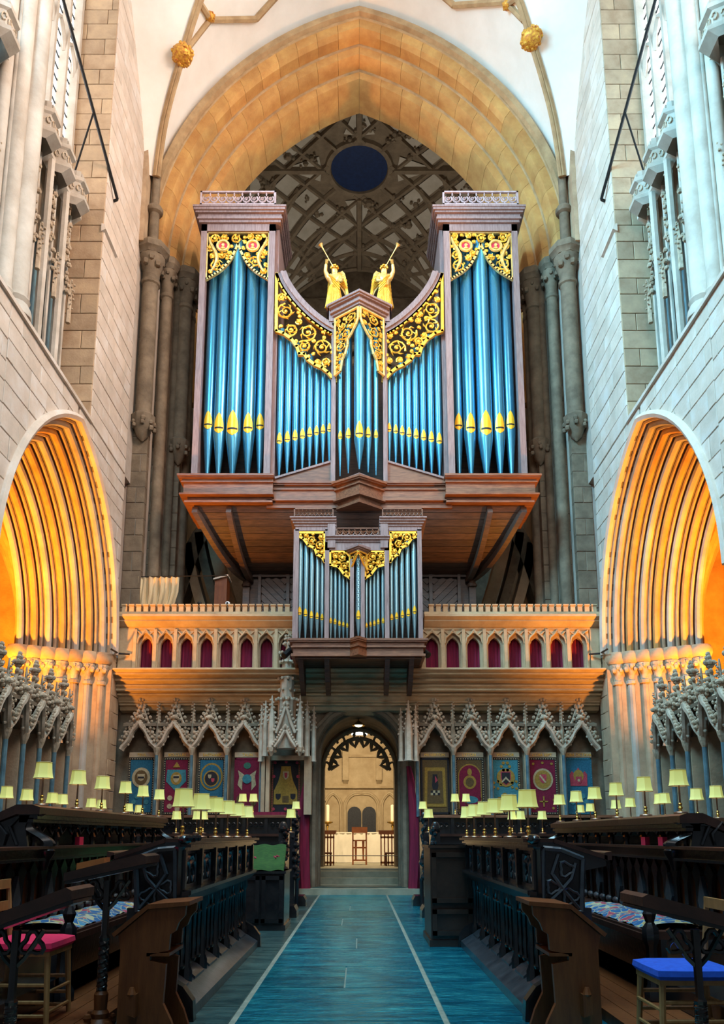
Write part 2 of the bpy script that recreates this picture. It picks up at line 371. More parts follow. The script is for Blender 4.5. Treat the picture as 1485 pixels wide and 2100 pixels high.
# ---- choir side walls
ARC = dict(yc=13.55, a=2.82, zs=5.05, r=3.85)
def zcut(arch, hw, z0, z1):
    for _ in range(24):
        m_ = (z0+z1)/2
        if arch_x(arch['a'], arch['r'], m_-arch['zs']) > hw: z0 = m_
        else: z1 = m_
    return z1
def ashlar(parent, sg, X, y0, y1, z0, z1, h, ln, m, arch=None, thick=.22, seed=1, name='ashlar_block'):
    r = random.Random(seed); z = z0; row = 0
    while z < z1-.05:
        zb = min(z+h*r.uniform(.9, 1.1), z1)
        if z1-zb < .1: zb = z1
        y = y0-(ln*.5 if row % 2 else 0)*.9
        while y < y1-.03:
            yb = y+ln*r.uniform(.75, 1.25)
            ya, ye = max(y, y0), min(yb, y1)
            if y1-ye < .12: ye = y1
            segs = [(ya, ye)]
            if arch and z < arch['zs']+arch['r'] and ya < arch['yc'] < ye: segs = [(ya, arch['yc']), (arch['yc'], ye)]
            for a, e in segs:
                if e-a < .04: continue
                a0 = a1 = a; e0 = e1 = e; zq = z
                if arch:
                    h0 = arch_x(arch['a'], arch['r'], z-arch['zs'])+.012; h1 = arch_x(arch['a'], arch['r'], zb-arch['zs'])+.012
                    if (a+e)/2 < arch['yc']:
                        e0 = min(e, arch['yc']-h0); e1 = min(e, arch['yc']-h1)
                        if e1 <= a+.04: continue
                        if e0 < a+.02: zq = zcut(arch, arch['yc']-a-.02, z, zb); e0 = a+.02
                    else:
                        a0 = max(a, arch['yc']+h0); a1 = max(a, arch['yc']+h1)
                        if a1 >= e-.04: continue
                        if a0 > e-.02: zq = zcut(arch, e-.02-arch['yc'], z, zb); a0 = e-.02
                g = .006; o = r.uniform(0, .008); c = .008; xf = sg*(X-o); xc = sg*(X+c-o); xk = sg*(X+thick)
                if zb-zq < .05: continue
                q = lambda x, i: [(x, a0+g+i, zq+g+i), (x, e0-g-i, zq+g+i), (x, e1-g-i, zb-g-i), (x, a1+g+i, zb-g-i)]
                b = B(); b.loft([q(xk, 0), q(xc, 0), q(xf, c)]); b.build(name, m, parent, 0)
            y = ye if ye > y else yb
        z = zb; row += 1
def ashlar_y(parent, Y, x0, x1, z0, z1, h, ln, m, seed=1, thick=.2):    # courses on a face looking at -Y
    r = random.Random(seed); z = z0; row = 0
    while z < z1-.05:
        zb = min(z+h*r.uniform(.9, 1.1), z1); x = x0; first = True
        while x < x1-.03:
            xb = min(x+(ln*.5 if (row % 2 and first) else ln)*r.uniform(.8, 1.2), x1); first = False
            if x1-xb < .12: xb = x1
            g = .006; c = .008; o = r.uniform(0, .008)
            q = lambda y, i: [(x+g+i, y, z+g+i), (xb-g-i, y, z+g+i), (xb-g-i, y, zb-g-i), (x+g+i, y, zb-g-i)]
            b = B(); b.loft([q(Y+thick, 0), q(Y+c-o, 0), q(Y-o, c)]); b.build('ashlar_block', m, parent, 0)
            x = xb
        z = zb; row += 1
def side(sg):
    nm = 'wall_left' if sg < 0 else 'wall_right'
    w = struct(nm, (sg*5.3, 12, 0)); A = ARC
    def sx(b): return b if sg > 0 else b.mirror()
    pts = [(A['yc']+x, A['zs']+z) for x, z in arch_pts(A['a'], A['r'], 14)]     # from far springing over apex to near
    poly = [(16.5, 0), (16.5, 9.25), (10.6, 9.25), (10.6, 0), (10.73, 0)]+pts[::-1]+[(A['yc']+A['a'], 0)]
    sx(B().prism(poly, 5.325, 5.62, 'yz')).build('wall_core', M['joint'], w, 0)
    A2 = dict(A, yc=7.65); pts2 = [(A2['yc']+x, A['zs']+z) for x, z in arch_pts(A['a'], A['r'], 14)]
    sx(B().prism([(10.6, 0), (10.6, 9.25), (5.0, 9.25), (5.0, 8.0)]+[p for p in pts2[::-1] if p[0] > 6.2]+[(10.47, 0)], 5.325, 5.62, 'yz')).build('wall_core', M['joint'], w, 0)
    ashlar(w, sg, 5.3, 10.6, 16.45, 5.05, 9.22, .36, .72, M['pale_stone'], A, seed=11)
    ashlar(w, sg, 5.3, 7.65, 10.6, 5.05, 9.22, .36, .72, M['pale_stone'], A2, seed=16)
    sx(B().tube([(5.28, y_, z_) for y_, z_ in pts2 if y_ > 6], .075, 6)).build('hood_mould', M['pale_stone'], w)
    sx(B().box(5.62, 6.9, 10.5, 10.72, 0, 5.06)).build('arcade_pier', M['stone'], w, 0)
    ashlar(w, sg, 5.3, A['yc']+A['a']+.02, 16.95, 0, 5.05, .36, .6, M['stone'], None, seed=12)
    # crossing pier: broad flat face above the spandrel and its return
    sx(B().box(5.325, 7.2, 14.18, 16.95, 9.25, 25)).build('wall_core', M['joint'], w, 0)
    ashlar(w, sg, 5.3, 14.16, 16.45, 9.25, 24.5, .37, .95, M['pale_stone'], None, seed=13)
    for b0, b1 in ((5.31, 6.35),):
        x0, x1 = (b0, b1) if sg > 0 else (-b1, -b0)
        ashlar_y(w, 14.14, x0, x1, 9.3, 24, .40, .7, M['stone'], seed=14)
    # weathering string on the pier
    sx(B().prism([(5.24, 13.55), (5.34, 13.5), (5.34, 13.68), (5.27, 13.66)], 14.1, 14.9, 'xz')).build('string_course', M['pale_stone'], w)
    # sill over the spandrel
    sx(B().prism([(5.25, 9.2), (5.25, 9.27), (5.3, 9.3), (6.1, 9.42), (6.1, 9.2)], 5.0, 14.15, 'xz')).build('sill', M['pale_stone'], w)
    # arcade arch: receding orders, each its own moulding
    NO = 7; Xs = [5.3+1.7*k/NO for k in range(NO+1)]; As = [A['a']-.85*k/NO for k in range(NO+1)]; Rs = [A['r']-.95*k/NO for k in range(NO+1)]
    def path(k, X=None, da=0, n=16):
        return [((Xs[k] if X is None else X), A['yc']+x, A['zs']+z) for x, z in arch_pts(As[k]+da, Rs[k]+da, n)]
    hood = path(0, 5.28, .05); sx(B().tube(hood, .075, 6)).build('hood_mould', M['pale_stone'], w)
    for k in range(NO):
        a0 = path(k); a1 = path(k, Xs[k+1]); a2 = path(k+1, Xs[k+1])
        ms = M['gold_stone'] if k % 2 else M['shaft_stone']
        sx(B().loft([a0, a1, a2], False)).build('arch_order', M['grey_stone'], w)  # darker stone stands in for shade in the grooves between rolls
        # roll, small fillet roll in the hollow
        sx(B().tube(path(k+1, Xs[k+1]-.02, .05), .072, 8)).build('roll_moulding', ms, w)
        sx(B().tube(path(k, Xs[k]+.10, -.02), .035, 6)).build('roll_moulding', M['stone'], w)
    # capitals and shafts of the far jamb
    for k in range(NO):
        yy = A['yc']+As[k+1]+.045; xx = Xs[k+1]-.03
        sx(B().lathe([(.085, 0), (.085, 4.35), (.115, 4.36), (.115, 4.42), (.085, 4.44)], (xx, yy, 0), 10)).build('jamb_shaft', M['shaft_stone'] if k % 2 else M['stone'], w)
        cap = B().lathe([(.085, 4.44), (.10, 4.55), (.17, 4.74), (.17, 4.78)], (xx, yy, 0), 10)
        r = random.Random(k); lv = []
        for j in range(10):
            a = j*2*math.pi/10; lv.append((xx+.14*math.cos(a), yy+.14*math.sin(a), 4.66+.06*(j % 2)))
        sx(knobs(cap, lv, .055, r)).build('leaf_capital', M['carve'], w)
        sx(B().lathe([(.19, 4.78), (.23, 4.83), (.25, 4.88), (.25, 4.98), (.21, 5.05), (.1, 5.06)], (xx+.02, yy+.03, 0), 10)).build('abacus', M['stone'], w)
        sx(B().box(Xs[k], Xs[k+1], A['yc']+As[k+1]+.08, 16.6, 0, 5.06)).build('jamb_step', M['stone'], w, 0)
    # wall-shaft bundle between the bays
    for dy, dx, r in ((-.48,.30,.10), (-.30,.10,.13), (-.06,-.02,.17), (.20,.10,.12), (.38,.26,.10), (.52,.42,.07), (-.395,.17,.045), (-.18,.0,.05), (.07,.0,.05), (.30,.16,.045)):
        sx(B().lathe([(r*1.5, 0), (r*1.5, .1), (r*1.15, .22), (r*1.3, .3), (r, .38), (r, 14.5)], (5.5+dx*.9, 11.15+dy, 9.3), 12)).build('wall_shaft', M['shaft_stone'], w)
    sx(B().box(5.62, 6.6, 10.75, 11.6, 9.3, 24)).build('wall_pier', M['shaft_stone'], w, 0)
    # tabernacle panelling above the sill, two bays
    sx(B().box(6.06, 6.2, 5.0, 14.15, 9.3, 14.25)).build('panel_back', M['grey_stone'], w, 0)
    for bay, (b0, b1) in enumerate(((11.7, 13.95), (8.2, 10.7))):
        n = 3; wd = (b1-b0)/n
        for k in range(n):
            yc = b0+wd*(k+.5)
            sx(B().box(5.98, 6.05, yc-wd*.27, yc+wd*.27, 9.5, 12.2)).build('niche_recess', M['blue_marble'], w, 0)
            # ogee niche head
            hp = [(yc+x, 11.5+z) for x, z in arch_pts(wd*.30, .75, 6)]
            sx(B().tube([(5.90, a, b) for a, b in hp], .05, 5)).build('niche_arch', M['shaft_stone'], w)
            fol = B(); r = random.Random(k+5*bay); L = []
            for j in range(26):
                t = j/25; L.append((5.80+r.uniform(-.04, .04), yc+r.choice((-1, 1))*wd*.26*(1-t)**1.1+r.uniform(-.03, .03), 11.7+1.5*t))
            sx(knobs(fol, L, .05, r)).build('niche_foliage', M['carve'], w)
            for q in (-.5, -.27, 0, .27):
                yy = yc+q*wd; big = q == -.5; z1 = 13.55
                z0 = 9.4 if q != 0 else 12.3
                rr = .07 if big else .038; xo = 5.72 if big else 5.86
                sx(B().lathe([(rr*1.5, z0), (rr*1.5, z0+.12), (rr, z0+.2), (rr, z1)], (xo, yy, 0), 6)).build('panel_mullion', M['shaft_stone'], w)
            for q in (-.38, .38):                # crocketed pinnacles
                yy = yc+q*wd; zt = 12.5 if q < 0 else 11.2
                pin = B().lathe([(.05, zt), (.045, zt+.5), (.012, zt+.95)], (5.78, yy, 0), 5)
                L = [(5.74+.03*math.cos(j*2), yy+.05*(1-j/14)*(1 if j % 2 else -1), zt+.3+.05*j) for j in range(14)]
                sx(knobs(pin, L, .026, random.Random(j))).build('pinnacle', M['carve'], w)
        # battlemented cornice of canted bays
        prof = [(.0, 13.5), (.16, 13.62), (.16, 13.70), (.06, 13.74), (.06, 14.0), (.13, 14.04), (.13, 14.12), (0, 14.12)]
        pth = []
        for k in range(n):
            yc = b0+wd*(k+.5)
            pth += [(5.86, yc-wd*.5), (5.86, yc-wd*.34), (5.62, yc-wd*.20), (5.62, yc+wd*.20), (5.86, yc+wd*.34)]
        pth.append((5.86, b1))
        secs = [[(px-d, py, z) for d, z in prof] for px, py in pth]
        sx(B().loft(secs)).build('cornice', M['shaft_stone'], w, 25)
        for i in range(len(pth)-1):
            (xa, ya), (xb, yb) = pth[i], pth[i+1]
            for t in (.15, .65):
                x = xa+(xb-xa)*t-.03; yv = ya+(yb-ya)*t; L = min(.13, math.hypot(xb-xa, yb-ya)*.33)
                dx, dy = (xb-xa), (yb-ya); q = math.hypot(dx, dy); dx, dy = dx/q*L, dy/q*L
                e = B(); e.hexa([(x-.04, yv, 14.12), (x+.04, yv, 14.12), (x+.04+dx, yv+dy, 14.12), (x-.04+dx, yv+dy, 14.12)],
                                [(x-.04, yv, 14.26), (x+.04, yv, 14.26), (x+.04+dx, yv+dy, 14.26), (x-.04+dx, yv+dy, 14.26)])
                sx(e).build('merlon', M['shaft_stone'], w, 0)
                fq = B(); fq.tube([(x-.055+dx*.5+.035*math.cos(a)*dx/L, yv+dy*.5+.05*math.cos(a)*abs(dy/L), 13.87+.07*math.sin(a)) for a in [j*.9 for j in range(7)]], .012, 4)
                sx(fq).build('quatrefoil', M['carve'], w)
    # clerestory window
    wn = struct('window_1' if sg < 0 else 'window_2', (sg*6.6, 13, 14.2))
    sx(B().box(6.24, 6.26, 5.0, 10.7, 14.3, 24)).build('pane', M['glass'], wn, 0)
    sx(B().box(6.24, 6.26, 11.6, 14.15, 14.3, 24)).build('pane', M['glass'], wn, 0)
    for yy in (11.7, 12.3, 12.9, 13.5, 14.08):
        sx(B().box(6.05, 6.22, yy-.05, yy+.05, 14.2, 24)).build('mullion', M['shaft_stone'], wn, 0)
    for yy in (12.0, 12.6, 13.2, 13.79):
        for zz in (17.2, 20.4):
            sx(B().tube([(6.13, yy+x, zz+z) for x, z in arch_pts(.28, .55, 6)], .05, 5)).build('tracery', M['shaft_stone'], wn)
    for zz in [14.5+.28*i for i in range(30)]:
        sx(B().box(6.20, 6.23, 11.7, 14.12, zz, zz+.018)).build('glazing_bar', M['iron'], wn, 0)
    sx(B().prism([(5.9, 14.1), (6.3, 14.1), (6.3, 14.3), (5.9, 14.2)], 5.0, 14.15, 'xz')).build('window_sill', M['shaft_stone'], wn)
    cn = sx(B().tube([(5.26, 16.1, 5.10), (5.22, 16.5, 5.10), (5.0, 16.56, 5.10)], .022, 6)).build('iron_cramp', M['iron']); tag(cn, 'thin dark iron rod between the %s arcade capitals and the screen parapet'%('left' if sg < 0 else 'right'), 'rod', 'iron rods by the screen')
    # iron tie bar
    t = B().tube([(5.20, 14.55, 14.66), (5.70, 11.72, 17.2)], .032, 6).tube([(5.40, 13.42, 15.66), (5.70, 13.42, 14.2)], .02, 5).tube([(5.20, 14.55, 14.66), (5.31, 14.6, 14.66)], .03, 6)
    bar = sx(t).build('tie_bar', M['iron'])
    tag(bar, 'black iron bar slanting across the '+('left' if sg < 0 else 'right')+' clerestory above the battlemented cornice', 'rod', 'iron bars at the clerestory')
    # aisle behind the arcade
    a = struct('wall_aisle_left' if sg < 0 else 'wall_aisle_right', (sg*10.5, 13, 0))
    sx(B().box(10.5, 10.7, 7, 21, 0, 10)).build('aisle_wall', M['stone'], a, 0)
    sx(B().box(6.9, 10.6, 16.7, 16.9, 0, 10)).build('aisle_end_wall', M['gold_stone'], a, 0)
    sx(B().box(7.0, 10.6, 7, 17, 9.3, 9.5)).build('aisle_vault', M['plaster'], a, 0)
    sx(B().box(5.3, 10.6, 7, 17, -.2, -.02)).build('aisle_floor', M['slate_side'], a, 0)
    for k in range(9):                            # ribs of the aisle vault fanning from the pier
        an = math.radians(8+k*14); R = 3.3
        pts = [(6.95+.05*k*.3+R*(1-math.cos(t))*math.sin(an), 15.75-R*(1-math.cos(t))*math.cos(an), 5.05+4.1*math.sin(t)) for t in [j*math.pi/2/12 for j in range(13)]]
        sx(B().tube(pts, .10, 7)).build('vault_rib', M['gold_stone'], a)
        sx(B().tube([(x+.08, y+.08, z) for x, y, z in pts], .055, 6)).build('vault_rib', M['stone'], a)
for sg in (-1, 1): side(sg)
# ---- the great arch to the crossing
gw = struct('wall_front', (0, 17, 0))
def gpar(t): return (2.02+.44*t, 15.62-.56*t, 7.34-.52*t)
def gpt(t, s):                                  # s 0..1 springing -> apex on the left half (returns positive x)
    xc, zc, R = gpar(t); th = math.acos(xc/R)   # angle at apex from horizontal of centre
    a = math.pi-th*0 if False else None
    ang = (math.pi-(math.pi-math.acos(-xc/R)))  # apex angle measured from +x
    ang0 = math.pi; ang1 = math.acos(-xc/R)
    g = ang0+(ang1-ang0)*s
    return (-(xc+R*math.cos(g)), zc+R*math.sin(g))
ORD = [(0, .16, 16.86, 17.12, 30), (.16, .46, 17.0, 17.5, 15), (.46, .74, 17.42, 17.9, 14), (.74, 1.0, 17.82, 18.8, 13)]
for oi_, (t0, t1, y0, y1, nv) in enumerate(ORD):
    for sg in (-1, 1):
        for k in range(nv if oi_ else 1):
            n = 1 if not oi_ else nv; sub = 24 if not oi_ else 3; secs = []; c = .07
            for j in range(sub+1):
                s = (k+j/sub)/n
                if oi_: s = min(max(s, (k+.006)/n), (k+.994)/n)
                o = gpt(t0, s); i = gpt(t1, s)
                cx, cz = i[0]+(o[0]-i[0])*.18, i[1]+(o[1]-i[1])*.18
                secs.append([(sg*o[0], y0, o[1]), (sg*cx, y0, cz), (sg*i[0], y0+c*1.6, i[1]), (sg*i[0], y1, i[1]), (sg*o[0], y1, o[1])])
            B().loft(secs).build('voussoir' if oi_ else 'hood_mould', M['gold_stone'] if oi_ else M['rib'], gw, 30)
    if oi_:                                     # roll on the arris
        for sg in (-1, 1):
            B().tube([(sg*gpt(t0, j/26)[0], y0+.02, gpt(t0, j/26)[1]) for j in range(27)], .06, 6).build('roll_moulding', M['rib'], gw)
# plastered wall over the arch
for sg in (-1, 1):
    R0 = [(sg*gpt(.05, j/24)[0], 17.1, gpt(.05, j/24)[1]) for j in range(25)]
    R1 = [(sg*(5.6-5.6*j/24*1.0 if j > 8 else 5.6), 17.1, 15.6+(j/8)*10 if j <= 8 else 25.6) for j in range(25)]
    R1 = [(sg*5.6, 17.1, 15.6+10*min(1, j/12)) if j <= 12 else (sg*5.6*(1-(j-12)/12), 17.1, 25.6) for j in range(25)]
    B().grid([R0, R1]).build('plaster_panel', M['plaster'], gw, 0)
# responds
for sg in (-1, 1):
    def sx(b): return b if sg > 0 else b.mirror()
    for k, (x0, ya, yb) in enumerate(((4.98, 16.95, 17.45), (4.70, 17.40, 17.9), (4.42, 17.82, 18.85))):
        sx(B().box(x0, 7.2, ya, yb, 5.6, 15.3)).build('respond_core', M['joint'], gw, 0)
        xa, xb = (x0-.012, x0+.42) if sg > 0 else (-x0-.42, -x0+.012)
        ashlar_y(gw, ya-.015, xa, xb, 5.8, 15.3, .42, .5, M['grey_stone'], seed=20+k)
    for k, (x, yv, r, zb) in enumerate(((5.08, 16.86, .19, 10.9), (4.80, 17.34, .13, 6.0), (4.62, 17.70, .10, 6.0), (4.44, 17.76, .17, 10.75), (4.40, 18.2, .12, 6.0))):
        sx(B().lathe([(r, zb), (r, 14.35), (r*1.2, 14.38), (r*1.2, 14.46), (r, 14.48)], (x, yv, 0), 12)).build('respond_shaft', M['grey_stone'], gw)
        cap = B().lathe([(r, 14.48), (r*1.1, 14.7), (r*1.7, 15.05), (r*1.7, 15.1)], (x, yv, 0), 12); rr = random.Random(k)
        L = [(x+r*1.45*math.cos(j*.63), yv+r*1.45*math.sin(j*.63), 14.85+.13*(j % 2)) for j in range(10)]
        sx(knobs(cap, L, r*.45, rr)).build('leaf_capital', M['grey_stone'], gw)
        sx(B().lathe([(r*1.8, 15.1), (r*2.0, 15.18), (r*2.25, 15.22), (r*2.25, 15.34), (r*2.0, 15.42), (r*.6, 15.43)], (x, yv, 0), 8)).build('abacus', M['grey_stone'], gw)
        if zb > 9:                               # carved corbel ending the shaft
            cb = B().lathe([(.02, zb-.62), (r*.7, zb-.5), (r*1.35, zb-.2), (r*1.5, zb-.02), (r*1.2, zb+.04)], (x, yv, 0), 10)
            L = [(x+r*1.3*math.cos(j*.9), yv+r*1.3*math.sin(j*.9), zb-.15-.05*(j % 5)) for j in range(14)]
            sx(knobs(cb, L, r*.33, rr)).build('carved_corbel', M['grey_stone'], gw)
    # vault shaft above the capital with its ring
    sx(B().lathe([(.12, 15.4), (.12, 16.3), (.19, 16.34), (.21, 16.42), (.17, 16.5), (.10, 16.55), (.10, 17.5)], (5.06, 16.80, 0), 12)).build('vault_shaft', M['grey_stone'], gw)
    sx(B().box(5.2, 5.7, 16.45, 17.2, 15.3, 25)).build('wall_core', M['stone'], gw, 0)
# ---- choir vault: plastered cells lofted between the diagonal ribs and the wall arches
vt = struct('ceiling', (0, 14, 18))
def lerp(a, b, t): return tuple(a[i]+(b[i]-a[i])*t for i in range(3))
def rib_path(sg, n=20):
    key = [(5.05, 16.70, 17.3), (4.78, 16.25, 18.5), (4.24, 15.60, 19.65), (3.6, 14.9, 20.75), (2.3, 13.8, 22.4), (0, 11.8, 24.0)]
    pts = []
    for i in range(n+1):
        t = i/n*(len(key)-1); k = min(int(t), len(key)-2); f = t-k
        p0, p1, p2, p3 = key[max(k-1, 0)], key[k], key[k+1], key[min(k+2, len(key)-1)]
        pts.append(tuple(.5*((2*p1[i])+(-p0[i]+p2[i])*f+(2*p0[i]-5*p1[i]+4*p2[i]-p3[i])*f*f+(-p0[i]+3*p1[i]-3*p2[i]+p3[i])*f**3) for i in range(3)))
    return [(sg*x, yv, z) for x, yv, z in pts]
trees = {}
for sg in (-1, 1):
    rp = rib_path(sg); n = len(rp)
    wa = [(sg*gpt(-.06, j/(n-1))[0], 17.08, gpt(-.06, j/(n-1))[1]+.1) for j in range(n)]
    R = [[lerp(wa[j], rp[j], k/6) for j in range(n)] for k in range(7)]
    R = [[(x, yv, z+.22*math.sin(math.pi*k/6)*min(1, j/6)) for j, (x, yv, z) in enumerate(row)] for k, row in enumerate(R)]
    cb = B().grid(R); cb.build('vault_cell', M['plaster'], vt); 
    T = BVHTree.FromPolygons([Vector(v) for v in cb.v], cb.f); trees[sg] = T
    sw = [(sg*5.32, 16.7-.0*j, 17.3) for j in range(1)]
    sarc = [(sg*5.34, 16.6-4.8*math.sin(math.pi/2*j/(n-1))**1.0*(j/(n-1))**.35, 17.3+5.6*math.sin(math.pi/2*j/(n-1))) for j in range(n)]
    R2 = [[lerp(rp[j], sarc[j], k/5) for j in range(n)] for k in range(6)]
    B().grid(R2).build('vault_cell', M['plaster'], vt)
    # near half of the bay (behind/above the viewer's frame)
    far = [(x, 7.0, z) for x, yv, z in rp]
    B().tube(rp, .095, 8).build('vault_rib', M['rib'], vt)
    B().tube([(x*.985, yv-.05, z-.04) for x, yv, z in rp], .05, 6).build('vault_rib', M['rib'], vt)
    def on(px, py):
        h = T.ray_cast(Vector((0, 0, EYE)), ray(px, py))
        return h[0] if h[0] else None
    bosspix = (375, 120) if sg < 0 else (1101, 88)
    bp = min(rp, key=lambda p: abs(p[2]-(19.55 if sg < 0 else 19.95)))
    def boss(p, r, label, big):
        t = thing('roof_boss', label, 'boss', p, 'gilded roof bosses')
        b = B().ball(p, (r, r, r*.75), 12, 8); b.build('core', M['boss'], t)
        lf = B(); rr = random.Random(int(r*1000))
        for k in range(40 if big else 14):
            a = rr.uniform(0, 6.28); e = rr.uniform(-.8, 1.2)
            lf.ball((p[0]+r*.95*math.cos(a)*math.cos(e), p[1]+r*.95*math.sin(a)*math.cos(e), p[2]-r*.75*math.sin(e)), r*.2, 5, 4)
        lf.build('leaves', M['boss'], t)
    sd = 'left' if sg < 0 else 'right'
    boss((bp[0]-sg*.02, bp[1]-.08, bp[2]-.10), .25, 'large round gilded leaf boss on the %s vault rib'%sd, True)
    segs = [((430, 42), (526, 40)), ((526, 40), (562, 0)), ((432, 40), (385, 100)), ((432, 40), (400, -10)), ((562, 0), (590, -30))] if sg < 0 else [((1092, 0), (930, 12)), ((930, 12), (900, -14)), ((1040, 8), (1090, 60)), ((1040, 8), (1070, -10))]
    for a, b in segs:
        L = []
        for k in range(7):
            h = on(a[0]+(b[0]-a[0])*k/6, a[1]+(b[1]-a[1])*k/6)
            if h: L.append((h.x, h.y-.05, h.z-.05))
        if len(L) > 1: B().tube(L, .075, 6).build('lierne_rib', M['rib'], vt)
    for px, py in (((432, 36), (404, 12)) if sg < 0 else ((1040, 12), (1068, 4))):
        h = on(px, py)
        if h: boss((h.x, h.y-.08, h.z-.08), .13, 'small gilded boss near the upper frame edge, %s vault'%sd+(', outer one' if px in (404, 1068) else ', inner one'), False)
# closing cells over the rest of the bay so no sky shows
B().box(-5.6, 5.6, 2, 17.1, 25.5, 25.7).build('roof_slab', M['plaster'], vt, 0)
# ---- crossing under the tower
cr = struct('wall_crossing', (0, 23.6, 0))
YC, HC, ZS, ZC = 23.7, 4.9, 16.6, 24.4
def vz(x, yv):                                   # fan conoids at four corners
    dx = HC-abs(x); dy = HC-abs(yv-YC); d = math.hypot(dx, dy); t = min(1, d/(HC*1.05))
    return ZS+(ZC-ZS)*math.sqrt(max(0, 1-(1-t)**2.2))
N = 40
R = [[(-HC+2*HC*i/N, YC-HC+2*HC*j/N, vz(-HC+2*HC*i/N, YC-HC+2*HC*j/N)) for i in range(N+1)] for j in range(N+1)]
b = B(); b.grid(R)
b.f = [f for f in b.f if math.hypot(sum(b.v[i][0] for i in f)/4, sum(b.v[i][1] for i in f)/4-YC) > .92]
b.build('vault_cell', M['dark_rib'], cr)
B().lathe([(1.02, ZC-.10), (1.18, ZC-.12), (1.22, ZC), (1.0, ZC+.3), (.98, ZC+.02), (1.02, ZC-.10)], (0, YC, 0), 32, False).build('oculus_ring', M['dark_rib'], cr)
oc = B().lathe([(1.05, ZC-.02), (1.05, ZC+.05)], (0, YC, 0), 32).build('oculus_hatch', M['oculus'], cr)
def vrib(p, q, r=.10, n=16, nm='vault_rib'):
    L = []
    for k in range(n+1):
        x = p[0]+(q[0]-p[0])*k/n; yv = p[1]+(q[1]-p[1])*k/n
        if math.hypot(x, yv-YC) < 1.1: 
            if len(L) > 1: break
            continue
        L.append((x, yv, vz(x, yv)-.05))
    if len(L) > 1: B().tube(L, r, 5, sq=1.3).build(nm, M['dark_rib'], cr)
for cx in (-1, 1):
    for cy in (-1, 1):
        X0, Y0 = cx*HC, YC+cy*HC
        for k in range(9):
            a = math.pi/2*k/8; L = HC*1.0
            vrib((X0, Y0), (X0-cx*L*math.cos(a), Y0-cy*L*math.sin(a)), .085)
        for d in (3.05,):
            pts = []
            for k in range(13):
                a = math.pi/2*k/12; x = X0-cx*d*math.cos(a); yv = Y0-cy*d*math.sin(a); pts.append((x, yv, vz(x, yv)-.05))
            B().tube(pts, .085, 5).build('ring_rib', M['dark_rib'], cr)
vrib((0, YC-HC), (0, YC), .13); vrib((0, YC+HC), (0, YC), .13); vrib((-HC, YC), (0, YC), .13); vrib((HC, YC), (0, YC), .13)
def vpanel(poly):
    n = 4; q = [[None]*(n+1) for _ in range(n+1)]
    for i in range(n+1):
        for j in range(n+1):
            u, v_ = i/n, j/n
            x = (poly[0][0]*(1-u)+poly[1][0]*u)*(1-v_)+(poly[3][0]*(1-u)+poly[2][0]*u)*v_
            yv = (poly[0][1]*(1-u)+poly[1][1]*u)*(1-v_)+(poly[3][1]*(1-u)+poly[2][1]*u)*v_
            q[i][j] = (x, yv, vz(x, yv)-.045)
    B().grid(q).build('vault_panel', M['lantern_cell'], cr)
rt = math.sqrt(.5); cell = .92
for i in range(-6, 7):
    for j in range(-6, 7):
        u, v_ = (i+.5)*cell, (j+.5)*cell; x, yv = (u-v_)*rt, (u+v_)*rt
        if max(abs(x), abs(yv)) > 4.3 or math.hypot(x, yv) < 1.55 or min(abs(x), abs(yv)) < .45: continue
        if math.hypot(HC-abs(x), HC-abs(yv)) < 3.3: continue
        a_, b_ = .29, .36
        vpanel([((u+p-v_-q_)*rt, YC+(u+p+v_+q_)*rt) for p, q_ in ((-a_, -b_), (a_, -b_), (a_, b_), (-a_, b_))])
for i in range(-5, 6):
    c_ = i*cell*2*rt*.5
    for s_ in (-1, 1):
        L1 = 4.8; x0 = c_
        vrib((max(-L1, x0-L1), YC+s_*(-L1 if x0-L1 >= -L1 else -L1)), (x0, YC), .07) if False else None
for k in range(-5, 6):                            # diagonal ribs between the panel rows
    d = k*cell/rt
    for s_ in (-1, 1):
        x0, x1 = max(-4.7, d-4.7), min(4.7, d+4.7)
        for p, q_ in (((x0, x0-d), (d/2-.0, d/2-d)), ((x1, x1-d), (d/2, d/2-d))):
            vrib((p[0], YC+s_*p[1]), (q_[0], YC+s_*q_[1]), .075, 18)
for s_ in (-1, 1):                                 # paired kites pointing away from the oculus
    for e in (-1, 1):
        vpanel([(e*.10, YC+s_*1.35), (e*.10, YC+s_*2.45), (e*.16, YC+s_*2.3), (e*.52, YC+s_*1.4)])
        vpanel([(s_*1.35, YC+e*.10), (s_*2.45, YC+e*.10), (s_*2.3, YC+e*.16), (s_*1.4, YC+e*.52)])
for cx in (-1, 1):
    for cy in (-1, 1):
        for k in range(8):
            a0, a1 = math.pi/2*(k+.2)/8, math.pi/2*(k+.8)/8; X0, Y0_ = cx*HC, YC+cy*HC
            vpanel([(X0-cx*d*math.cos(a), Y0_-cy*d*math.sin(a)) for d, a in ((1.2, a0), (2.9, a0), (2.9, a1), (1.2, a1))])
bs = B(); rr = random.Random(9)
for k in range(110):
    x, yv = rr.uniform(-4.4, 4.4), YC+rr.uniform(-4.6, 4.4)
    if math.hypot(x, yv-YC) < 1.25: continue
    z = vz(x, yv)-.07; s = rr.uniform(.08, .15)
    bs.ball((x, yv, z), s, 6, 4)
    for j in range(3): bs.ball((x+rr.uniform(-.2, .2), yv+rr.uniform(-.2, .2), z-.02), s*.55, 5, 4)
bs = bs.build('foliage_bosses', M['dark_rib'], cr); bs['kind'] = 'stuff'
